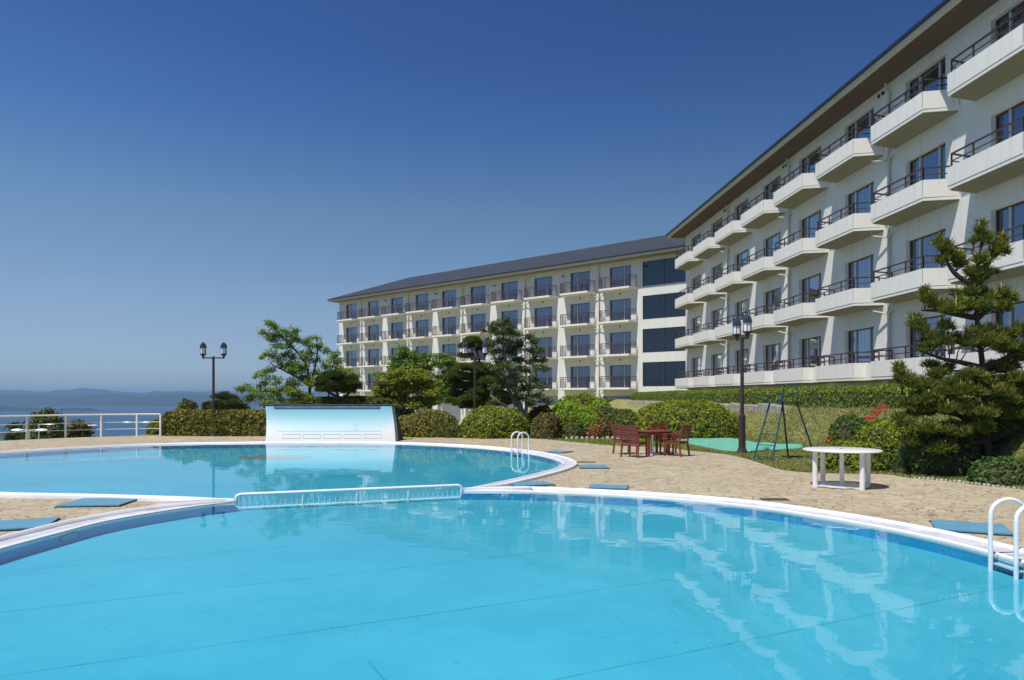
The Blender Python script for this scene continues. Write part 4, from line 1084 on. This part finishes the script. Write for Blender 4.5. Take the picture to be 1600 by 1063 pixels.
# car park lights beyond the railing
def cp_light(px, py, Y, double, label, ang=0, w=.8):
    c = P(px, py, Y); g = gz(c.x, c.y); r = empty('parking_light', (c.x, c.y, g), ang); tag(r, label, 'street lamp', 'parking lights beyond the railing')
    H = c.z-g; m = MB(); m.tube([(0, 0, 0), (0, 0, H)], [.07, .05], 8); m.build('pole', M['teal_pole'], r, smooth=True)
    m = MB(); m.tube([(0, 0, H), (.6*w, 0, H+.02)], .03, 6)
    if double: m.tube([(0, 0, H), (-.6*w, 0, H+.02)], .03, 6)
    m.build('arm', M['white'], r)
    for s in ((1, -1) if double else (1,)):
        m = MB(); prof = []
        for i in range(9):
            t = i/8; x = s*(.45+t*.85)*w; hh = .03+.06*math.sin(PI*t)**.6; ww = .08+.12*math.sin(PI*t)**.5
            prof.append([(x, -ww, H), (x, -ww*.6, H+hh), (x, ww*.6, H+hh), (x, ww, H), (x, 0, H-hh*.4)])
        vs = [v for p_ in prof for v in p_]; fs = []
        for i in range(8):
            for k in range(5): fs.append((i*5+k, i*5+(k+1) % 5, (i+1)*5+(k+1) % 5, (i+1)*5+k))
        fs += [tuple(range(5)), tuple(range(40, 45))]
        m.add(vs, fs); m.build('lamp_head', M['white'], r, smooth=True)
M['teal_pole'] = plain('teal_grey_pole', (.35, .50, .50), .5, .1)
cp_light(46, 672.5, 44, True, 'parking light with two long curved heads, leftmost beyond the railing', .1)
cp_light(61, 663.5, 50, False, 'parking light with a single arm in front of the tallest seaside tree')
cp_light(128, 665.5, 56, True, 'short double parking light in front of the rounded brownish tree', .5)
cp_light(213.5, 660.5, 56, True, 'slim double parking light against the sea, rightmost beyond the railing', .1)

# low barrier between the two pools
A = Vector((-4.62, 12.05, 0)); B = Vector((-.92, 13.36, 0)); br = empty('pool_barrier', A, math.atan2(B.y-A.y, B.x-A.x)); tag(br, 'low white tubular barrier standing in the water between the two pools', 'barrier')
Ln = (B-A).length; top = .115
m = MB(); pts = [(.02, 0, PD-.01), (.02, 0, top-.07), (.035, 0, top-.02), (.08, 0, top), (Ln-.08, 0, top+.0), (Ln-.035, 0, top-.02), (Ln-.02, 0, top-.07), (Ln-.02, 0, PD-.01)]
m.tube(pts, .029, 10); m.build('frame', M['white_plastic'], br, smooth=True)
m = MB(); m.tube([(.02, 0, -.10), (Ln-.02, 0, -.10)], .010, 6); m.build('lower_rail', M['white_plastic'], br)
nb = 43
for k in range(1, nb):
    x = Ln*k/nb; thick = k in (12, 22, 32)
    m = MB(); m.tube([(x, 0, PD-.01 if thick else -.12), (x, 0, top)], .024 if thick else .012, 8); m.build('stanchion' if thick else 'bar', M['white_plastic'], br)

# ladders
def ladder(p, nrm_, label):
    """p: water's edge, nrm_: unit vector towards the deck"""
    ang = math.atan2(nrm_[1], nrm_[0]); r = empty('pool_ladder', (p[0], p[1], 0), ang); tag(r, label, 'ladder', 'white pool ladders')
    for s in (-.19, .19):
        pts = [(-.09, s, PD-.02), (-.09, s, .42)]
        for k in range(1, 12):
            a = PI-PI*k/12; pts.append((.11+.20*math.cos(a), s, .46+.17*math.sin(a)))
        pts += [(.31, s, .42), (.31, s, .06), (.31, s, -.02)]
        m = MB(); m.tube(pts, .024, 12); m.build('handrail', M['white_plastic'], r, smooth=True)
        m = MB(); m.bar((-.09, s, .02), (.31, s, .02), .02); m.build('bracket', M['alu'], r)
    for z in (-.07,):
        m = MB(); m.box(-.06, .0, -.19, .19, z-.012, z+.012); m.build('step', M['white_plastic'], r, bevel=.004)
c, tt, nn = at_edge(near, 5.27, 7.66); ladder(c, -nn, 'white ladder of the near pool at the right edge of the picture')
c, tt, nn = at_edge(far, .1, 22.7)
ladder(c, -nn, 'white ladder on the far rim of the far pool, below the yellow-green dome shrub')

# wave wall at the back of the far pool
def panelmat():
    t = NT('pale_blue_faded_paint'); c = t.n('ShaderNodeTexCoord'); xyz = t.n('ShaderNodeSeparateXYZ', {0: c.outputs['Object']})
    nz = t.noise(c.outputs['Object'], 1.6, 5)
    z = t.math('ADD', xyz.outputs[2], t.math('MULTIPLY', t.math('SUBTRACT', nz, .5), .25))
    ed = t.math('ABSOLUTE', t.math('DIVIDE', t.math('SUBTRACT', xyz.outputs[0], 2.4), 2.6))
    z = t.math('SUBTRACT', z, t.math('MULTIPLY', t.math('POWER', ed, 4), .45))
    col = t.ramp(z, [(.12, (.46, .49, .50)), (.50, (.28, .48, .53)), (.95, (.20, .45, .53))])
    col = t.mix(t.ramp(t.noise(c.outputs['Object'], 9, 5, .75), [(.5, 0.0), (.8, .2)]), col, (.25, .45, .5))
    sp = t.n('ShaderNodeTexVoronoi', {'Vector': t.coord((1.0, 1.0, 1.6)), 'Scale': 1.15, 'Randomness': 1.0})
    f = t.math('MULTIPLY', t.ramp(sp.outputs['Distance'], [(.08, .7), (.16, 0.0)]), t.ramp(t.noise(c.outputs['Object'], 14, 3), [(.4, .1), (.6, 1.0)]))
    col = t.mix(f, col, (.16, .30, .33))
    return t.fin(col, .5, t.bump(t.noise(c.outputs['Object'], 30, 3), .1, .01), 0, .4)
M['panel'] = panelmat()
BL = Vector((-9.66, 28.3, 0)); wv = empty('wave_wall', BL); tag(wv, 'pale blue concave wave wall with dark top slab behind the far pool', 'wall')
W = 5.1; prof = []
for i in range(15):
    t = i/14; z = .0+1.36*t; y = .90*(.45*t+.55*(1-(1-t)**2.2)); prof.append((y, z, t))
vs = []; fs = []
for (y, z, t) in prof:
    for side in (0, 1):
        x = (W-.05*0)*side - .30*t - (0.0 if side else 0); vs.append((x, y, z))
        vs.append((x, y+.22+.0*t, z))
n = len(prof)
for i in range(n-1):
    a = i*4; b = a+4
    fs += [(a, a+2, b+2, b)]
panel = MB(); panel.add([v for v in vs], fs)
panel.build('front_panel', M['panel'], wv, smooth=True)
sidem = MB()
vs2 = []; 
for (y, z, t) in prof:
    for x in (0-.30*t, W-.30*t): vs2.append((x, y, z))
back = []
for side in (0, 1):
    pts = [(W*side-.30*t+(.006 if side else -.006), y, z) for (y, z, t) in prof]
    pts2 = [(W*side-.30*t+(.10 if side else .10), y+.02, z) for (y, z, t) in prof]
    bk = [(p[0], 1.35, p[2]) for p in pts]; bk2 = [(p[0], 1.35, p[2]) for p in pts2]
    N = len(pts); b = []
    allv = pts+pts2+bk2+bk; f = []
    for i in range(N-1):
        f += [(i, N+i, N+i+1, i+1), (N+i, 2*N+i, 2*N+i+1, N+i+1), (2*N+i, 3*N+i, 3*N+i+1, 2*N+i+1), (3*N+i, i, i+1, 3*N+i+1)]
    f += [(0, 3*N, 2*N, N), (N-1, 2*N-1, 3*N-1, 4*N-1)]
    sidem.add(allv, f)
sidem.box(-.3, W-.1, 1.30, 1.40, 0, 1.3)
M['darkstone'] = plain('weathered_dark_stone', (.05, .06, .06), .8, .5, 4, .5)
sidem.build('side_cheek', M['darkstone'], wv)
m = MB(); m.box(-.55, W-.05, .895, 1.45, 1.375, 1.44); m.box(-.40, .05, .93, 1.40, 1.30, 1.372); m.box(W-.75, W-.12, .93, 1.40, 1.30, 1.372); m.build('top_slab', M['darkstone'], wv, bevel=.01)
m = MB(); m.box(.06, W-.77, .84, .90, 1.29, 1.370); m.build('water_spout', plain('blue_grey_metal', (.16, .21, .30), .4, .3, 3), wv)
def zy(z):
    for (y0, z0, _), (y1, z1, _) in zip(prof[:-1], prof[1:]):
        if z0 <= z <= z1: return y0+(y1-y0)*(z-z0)/(z1-z0)
    return prof[-1][0]
m = MB(); m.box(.35, W-.6, zy(.385)-.010, zy(.385)+.03, .375, .388); m.build('drip_ledge', plain('ledge_grey', (.35, .40, .42), .6), wv)
for k in range(5):
    x0 = .65+k*.80; m = MB()
    y = zy(.19)
    m.box(x0-.03, x0+.68, zy(.115)-.012, zy(.115)+.05, .105, .125); m.box(x0-.03, x0+.68, zy(.26)-.012, zy(.26)+.05, .255, .268)
    for q_x in (x0-.03, x0+.66): m.bar((q_x+.01, zy(.125), .125), (q_x+.01, zy(.255), .255), .02)
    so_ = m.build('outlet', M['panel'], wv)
    
# mats
def matmat():
    t = NT('blue_rubber_mat'); v = t.coord()
    w = t.n('ShaderNodeTexWave', {'Vector': v, 'Scale': 22, 'Distortion': 0}, bands_direction='Y')
    c = t.mix(t.ramp(w.outputs[1], [(.2, .5), (.8, 0.0)]), (.10, .28, .40), (.06, .19, .29))
    c = t.mix(t.ramp(t.noise(v, 4, 5), [(.5, 0.0), (.8, .3)]), c, (.28, .36, .38))
    return t.fin(c, .7, t.bump(w.outputs[1], .4, .01))
M['mat'] = matmat(); M['matdark'] = plain('dark_mat_edge', (.015, .03, .045), .8)
def mat_at(cx, cy, ang, w, d, label):
    r = empty('foot_mat', (cx, cy, .004), ang); tag(r, label, 'mat', 'blue rubber foot mats')
    m = MB(); m.box(-w/2, w/2, -d/2, d/2, .012, .03); m.build('mat_top', M['mat'], r)
    m = MB()
    n = int(w/.07)
    for i in range(n+1):
        x = -w/2+w*i/n
        for y in (-d/2+.02, d/2-.02): m.box(x-.02, x+.02, y-.022, y+.022, 0, .0118)
    m.box(-w/2+.05, w/2-.05, -d/2+.05, d/2-.05, 0, .0115)
    m.build('mat_feet', M['matdark'], r)
mat_at(-6.75, 11.85, .10, .95, .85, 'blue foot mat at the tip of the wedge between the pools')
mat_at(-6.75, 9.75, .35, .95, .8, 'blue foot mat at the left edge of the picture beside the near pool')
q = G(927, 730.5); mat_at(q.x, q.y, .0, .70, .75, 'small blue foot mat on the open paving right of the far pool')
q = G(862, 707); mat_at(q.x+.2, q.y, -.6, .7, .7, 'blue foot mat beside the far ladder, half hidden by the coping')
q = G(822, 758.8); mat_at(q.x+.10, q.y+.1, .35, .8, .55, 'blue foot mat in the corner between the two pools on the right')
q = G(951, 762.5); mat_at(q.x, q.y, -.2, .72, .5, 'blue foot mat just behind the near pool coping in the middle')
q = G(1508, 826); mat_at(q.x+.05, q.y-.02, -.45, .85, .80, 'blue foot mat beside the near pool ladder')
# drains in the paving
for px, py, w_ in ((916, 722.5, .5), (1210, 781, .45)):
    q = G(px, py); m = MB()
    for k in range(8): m.box(-w_/2, w_/2, -.09+k*.024, -.078+k*.024, .002, .012)
    m.box(-w_/2, w_/2, -.1, .11, .001, .004)
    o = m.build('drain_grate', plain('drain_metal', (.10, .09, .085), .6), None, (q.x, q.y, .002)); tag(o, 'dark drain grate in the paving beside the '+('far pool tip' if px < 1000 else 'near pool rim'), 'drain')

# white round table
tc = (6.43, 14.1); r = empty('round_table', (tc[0], tc[1], 0), math.radians(12)); tag(r, 'white round table with four outer legs and centre tube beside the near pool', 'table')
m = MB(); m.lathe([(.03, .69), (.66, .69), (.70, .695), (.715, .71), (.71, .722), (.69, .728), (.03, .733)], 48); m.build('tabletop', M['white'], r, smooth=True)
m = MB(); m.lathe([(.028, .734), (.03, .738)], 16); m.build('parasol_hole', M['vent'], r)
for k in range(4):
    a = PI/2*k; m = MB(); m.lathe([(.047, 0), (.047, .69)], 20, (.585*math.cos(a), .585*math.sin(a), 0)); m.build('leg', M['white'], r, smooth=True)
m = MB(); m.lathe([(.042, .04), (.042, .69)], 20); m.build('centre_tube', M['white'], r, smooth=True)
m = MB(); m.box(-.585, .585, -.07, .07, .012, .038); m.box(-.07, .07, -.585, .585, .008, .034)
m.prism([(.5*math.cos(PI/2*k+s*.5)*1, .5*math.sin(PI/2*k+s*.5)) for k in range(4) for s in (-1, 1)], .015, .041); m.build('base_board', M['white'], r)

# red wooden set
def woodmat():
    t = NT('red_stained_wood'); v = t.coord((1, 1, 1)); g = t.noise(t.coord((30, 2, 30)), 1.5, 4)
    return t.fin(t.ramp(g, [(.3, (.15, .028, .018)), (.7, (.26, .055, .035))]), .38, t.bump(g, .1, .003), 0, .5, .15)
M['wood'] = woodmat()
def mk_chair():
    r = empty('wooden_armchair', (0, 0, 0)); w = .27; d = .25       # faces +Y
    for sx in (-1, 1):
        m = MB(); m.bar((sx*w, d-.02, 0), (sx*w, d-.02, .64), .045); m.build('leg', M['wood'], r, bevel=.004)
        m = MB(); m.bar((sx*w, -d-.05, 0), (sx*w, -d+.01, .42), .045); m.bar((sx*w, -d+.01, .42), (sx*w, -d-.10, .90), .045, .04); m.build('leg', M['wood'], r, bevel=.004)
        m = MB(); m.box(sx*w-.035, sx*w+.035, -d-.04, d+.05, .641, .665); m.build('armrest', M['wood'], r, bevel=.006)
    m = MB()
    for k in range(6): m.box(-w+.026, w-.026, -d+.045+k*.078, -d+.108+k*.078, .425, .445)
    m.build('seat', M['wood'], r)
    m = MB(); m.box(-w+.024, w-.024, d-.035, d-.005, .36, .424); m.box(-w+.024, w-.024, -d-.01, -d+.02, .36, .424)
    m.box(-w-.012, -w+.012, -d+.03, d-.045, .36, .42); m.box(w-.012, w+.012, -d+.03, d-.045, .36, .42); m.build('seat_frame', M['wood'], r)
    m = MB()
    for k in range(7):
        z = .52+k*.055; y = -d+.01-.11*(z-.42)/.48; hh = .018 if k < 6 else .034
        m.box(-w+.023, w-.023, y-.011, y+.011, z-hh, z+hh)
    z = .90; m.box(-w-.02, w+.02, -d-.115, -d-.085, .885, .915)
    m.build('backrest', M['wood'], r)
    return r
ch = mk_chair()
spots = [((991, 714.0), .1, -38, 'red wooden armchair with its slatted back to the pool, nearest left of the wooden table'),
         ((978, 709.5), 0, -72, 'red wooden armchair at the far left of the wooden table'),
         ((1037.5, 708.6), 0, 200, 'red wooden armchair behind the wooden table, facing the pool'),
         ((1056, 712.3), 0, 50, 'red wooden armchair with a shaded dark back at the right of the wooden table')]
for i, ((px, py), dz, a, lab) in enumerate(spots):
    o = ch if i == 0 else copy_tree(ch)
    q = G(px, py); o.location = (q.x, q.y, 0); o.rotation_euler = (0, 0, math.radians(a)); tag(o, lab, 'chair', 'wooden armchairs')
q = G(1020, 710.6); r = empty('wooden_table', (q.x, q.y, 0), math.radians(20)); tag(r, 'square red wooden table between four armchairs on the paving', 'table')
m = MB()
for k in range(9): m.box(-.44, .44, -.44+k*.098, -.35+k*.098, .70, .725)
m.box(-.40, .40, -.40, -.37, .62, .698); m.box(-.40, .40, .37, .40, .62, .698); m.box(-.40, -.37, -.37, .37, .62, .698); m.box(.37, .40, -.37, .37, .62, .698)
m.build('tabletop', M['wood'], r, bevel=.003)
for sx in (-1, 1):
    for sy in (-1, 1): m = MB(); m.bar((sx*.34, sy*.34, 0), (sx*.34, sy*.34, .618), .065); m.build('leg', M['wood'], r, bevel=.004)
m = MB(); m.tube([(0, 0, .05), (0, 0, .70)], .028, 12); m.build('parasol_tube', M['white'], r)
m = MB(); m.lathe([(.24, 0), (.24, .03), (.06, .06), (.05, .1)], 24); m.build('parasol_foot', M['white'], r)

# lifeguard chair
M['teal'] = plain('dark_teal_paint', (.018, .075, .085), .4, .25, 8)
u = Vector((.85, .53, 0)); v = Vector((.53, -.85, 0)); mid = Vector((7.58, 20.2, 0)); r = empty('lifeguard_chair', mid); tag(r, 'tall dark teal tubular lifeguard chair with ladder on the grass', 'lifeguard chair')
SH = 1.56
def q_(a, b, z): return u*a+v*b+Vector((0, 0, z))
tops = {(-1, -1): q_(-.30, -.22, SH), (-1, 1): q_(-.30, .22, SH), (1, -1): q_(.28, -.24, SH), (1, 1): q_(.28, .24, SH)}
feet = {(-1, -1): q_(-.88, -.30, 0), (-1, 1): q_(-.88, .30, 0), (1, -1): q_(.80, -.45, 0), (1, 1): q_(.80, .45, 0)}
for k in tops:
    m = MB(); m.tube([feet[k], tops[k]], .026, 8); m.build('leg', M['teal'], r, smooth=True)
for t in (.07, .27, .46, .66):
    m = MB(); m.bar(feet[(-1, -1)].lerp(tops[(-1, -1)], t), feet[(-1, 1)].lerp(tops[(-1, 1)], t), .05 if t < .4 else .022, .02); m.build('rung', M['teal'], r)
m = MB(); m.tube([feet[(1, -1)]+Vector((0, 0, .03)), feet[(1, 1)]+Vector((0, 0, .03))], .018, 6); m.tube([feet[(-1, 1)]+Vector((0, 0, .03)), feet[(-1, -1)]+Vector((0, 0, .03))], .018, 6); m.build('foot_bar', M['teal'], r)
m = MB(); R = Matrix.Rotation(math.atan2(u.y, u.x), 4, 'Z'); m.box(-.50, .34, -.28, .28, SH, SH+.03, R); m.build('seat', M['teal'], r)
for s in (-1, 1):
    pts = [q_(-.32, s*.27, SH+.03), q_(-.46, s*.27, SH+.06), q_(-.52, s*.27, SH+.12), q_(-.46, s*.27, SH+.19), q_(-.30, s*.27, SH+.21), q_(.30, s*.27, SH+.27)]
    m = MB(); m.tube(pts, .016, 8); m.build('armrest', M['teal'], r, smooth=True)
pts = [q_(.28, -.24, SH+.03), q_(.31, -.24, SH+.42), q_(.31, -.19, SH+.50), q_(.31, .19, SH+.50), q_(.31, .24, SH+.42), q_(.28, .24, SH+.03)]
m = MB(); m.tube(pts, .018, 8); m.build('backrest', M['teal'], r, smooth=True)

# folded pool cover
def tarpmat():
    t = NT('mint_green_cover'); v = t.coord()
    return t.fin(t.mix(t.ramp(t.noise(v, 1.5, 5, .7), [(.45, 0.0), (.75, .45)]), (.11, .38, .29), (.25, .44, .35)), .7, t.bump(t.noise(v, 3, 5, .6), .6, .06))
tp = np.array([(6.35, 27.6), (7.0, 29.6), (8.6, 30.2), (9.1, 29.6), (9.2, 27.4), (9.9, 25.2), (9.7, 24.2), (8.7, 23.4), (7.9, 23.0), (7.4, 22.6), (6.75, 23.0), (6.55, 25)])
tpc = catmull(tp, 6, True); c0 = tpc.mean(0); NR = 14; V = []; nP = len(tpc)
for j in range(NR+1):
    for i in range(nP):
        p = c0+(tpc[i]-c0)*(j/NR)
        zz = gz(*p)+.05*(1 if j < NR else 0)+.05*max(0, noise.noise(Vector((p[0]*1.1, p[1]*1.4, 2))))*(1 if j < NR else 0)+.02*noise.noise(Vector((p[0]*4, p[1]*4, 2)))*(j < NR)+(.012 if j == NR else 0)
        V.append((p[0], p[1], zz))
Fs = [(j*nP+i, j*nP+(i+1) % nP, (j+1)*nP+(i+1) % nP, (j+1)*nP+i) for j in range(NR) for i in range(nP)]
o = link('pool_cover', np_mesh('pool_cover', np.array(V), np.array(Fs), [tarpmat()], smooth=True)); tag(o, 'mint green pool cover spread on the grass behind the lamp post', 'pool cover')
sf = o.modifiers.new('thick', 'SOLIDIFY'); sf.thickness = .01

# stone edgings
M['stone'] = plain('pale_stone', (.40, .36, .29), .9, .4, 5, .6)
def edging(pts, label, size=.11, seed=1):
    rd = random.Random(seed); c = resample(catmull(pts, 8), size*1.25); m = MB()
    base = Vector((c[0][0], c[0][1], 0))
    for x, y in c:
        s = size*rd.uniform(.7, 1.1)*.55; z = gz(x, y)
        vs = []; n = 7
        for (rr, zz) in ((.9, -.05), (1.0, s*.6), (.75, s*1.15), (.3, s*1.35)):
            for k in range(n):
                a = 2*PI*k/n; q = rr*s*rd.uniform(.85, 1.15); vs.append((x-base.x+q*math.cos(a), y-base.y+q*math.sin(a), z+zz))
        fs = [(i*n+k, i*n+(k+1) % n, (i+1)*n+(k+1) % n, (i+1)*n+k) for i in range(3) for k in range(n)]+[tuple(3*n+k for k in range(n))]
        m.add(vs, fs)
    o = m.build('stone_edging', M['stone'], None, base, smooth=True); tag(o, label, 'stone edging')
edging([(G(886, 686.5).x, 29.9), (G(930, 686).x, 29.8), (G(972, 686).x, 29.7)], 'row of pale stones in front of the orange-flowered plant', .15, 1)
edging([(7.2, 30.4), (8.5, 30.9), (9.8, 30.6)], 'row of pale stones behind the mint green cover', .15, 2)
edging([(G(1205, 721).x, 19.6), (7.7, 19.35), (8.4, 19.5)], 'row of stones in front of the lifeguard chair', .06, 3)
edging([(G(1430, 748).x, 15.45), (G(1500, 755).x, 14.75), (G(1560, 762.5).x, 14.05), (9.75, 13.2), (9.85, 11), (9.85, 8)], 'long line of dark stones along the paving under the pine', .07, 4)
# low stone wall under the left end of the bank hedge
m = MB(); rd = random.Random(4)
yy = 57.5
while yy > 29:
    Lb = rd.uniform(.5, .9); x = 12.35-.053*yy; z = gz(x, yy)
    m.box(x-.12-rd.uniform(0, .03), x+.25, yy-Lb+.03, yy, min(z, 1.0)-.3, 1.42+rd.uniform(-.05, .05)); yy -= Lb
o = m.build('stone_wall', M['stone'], None, bevel=.03); tag(o, 'low grey stone wall under the far part of the bank hedge', 'wall')
# brick steps on the bank
M['brick'] = plain('red_brick', (.42, .06, .035), .8, .3, 10, .3)
sc = P(1372, 648, 22.3); r = empty('brick_steps', (sc.x, sc.y, gz(sc.x, sc.y)), math.radians(-5)); tag(r, 'small flight of red brick steps on the grassy bank', 'steps')
for k in range(4):
    x = (k-1.5)*.20; z = gz(sc.x+x, sc.y)-gz(sc.x, sc.y); m = MB(); m.box(x-.02, x+.16, -.30, .30, z-.2, z+.11); m.build('step', M['brick'], r, bevel=.008)
# small stone post on the mound
q = P(910, 640, 35.2); g = gz(q.x, q.y); r = empty('stone_marker', (q.x, q.y, g)); tag(r, 'slim dark brown stone marker on the planted mound', 'stone post')
Hm = CH+(HY-622)/F*35.2-g
m = MB(); m.lathe([(.13, 0), (.11, Hm*.6), (.12, Hm*.65), (.09, Hm*.95), (.05, Hm)], 7); m.build('shaft', plain('brown_stone', (.09, .045, .04), .85, .4, 8, .6), r)
# ---------------------------------------------------------------- haze
hz = MB(); hz.box(-15000, 15000, -1600, 15000, -64.5, 78)
ht = bpy.data.materials.new('haze'); ht.use_nodes = True; nt = ht.node_tree; nt.nodes.clear()
pv = nt.nodes.new('ShaderNodeVolumePrincipled'); pv.inputs['Color'].default_value = (.42, .66, 1, 1); pv.inputs['Density'].default_value = .00016
pv.inputs['Anisotropy'].default_value = .2
ou = nt.nodes.new('ShaderNodeOutputMaterial'); nt.links.new(pv.outputs[0], ou.inputs['Volume'])
tag(hz.build('haze', ht), 'pale sea haze', 'haze', None, 'stuff')
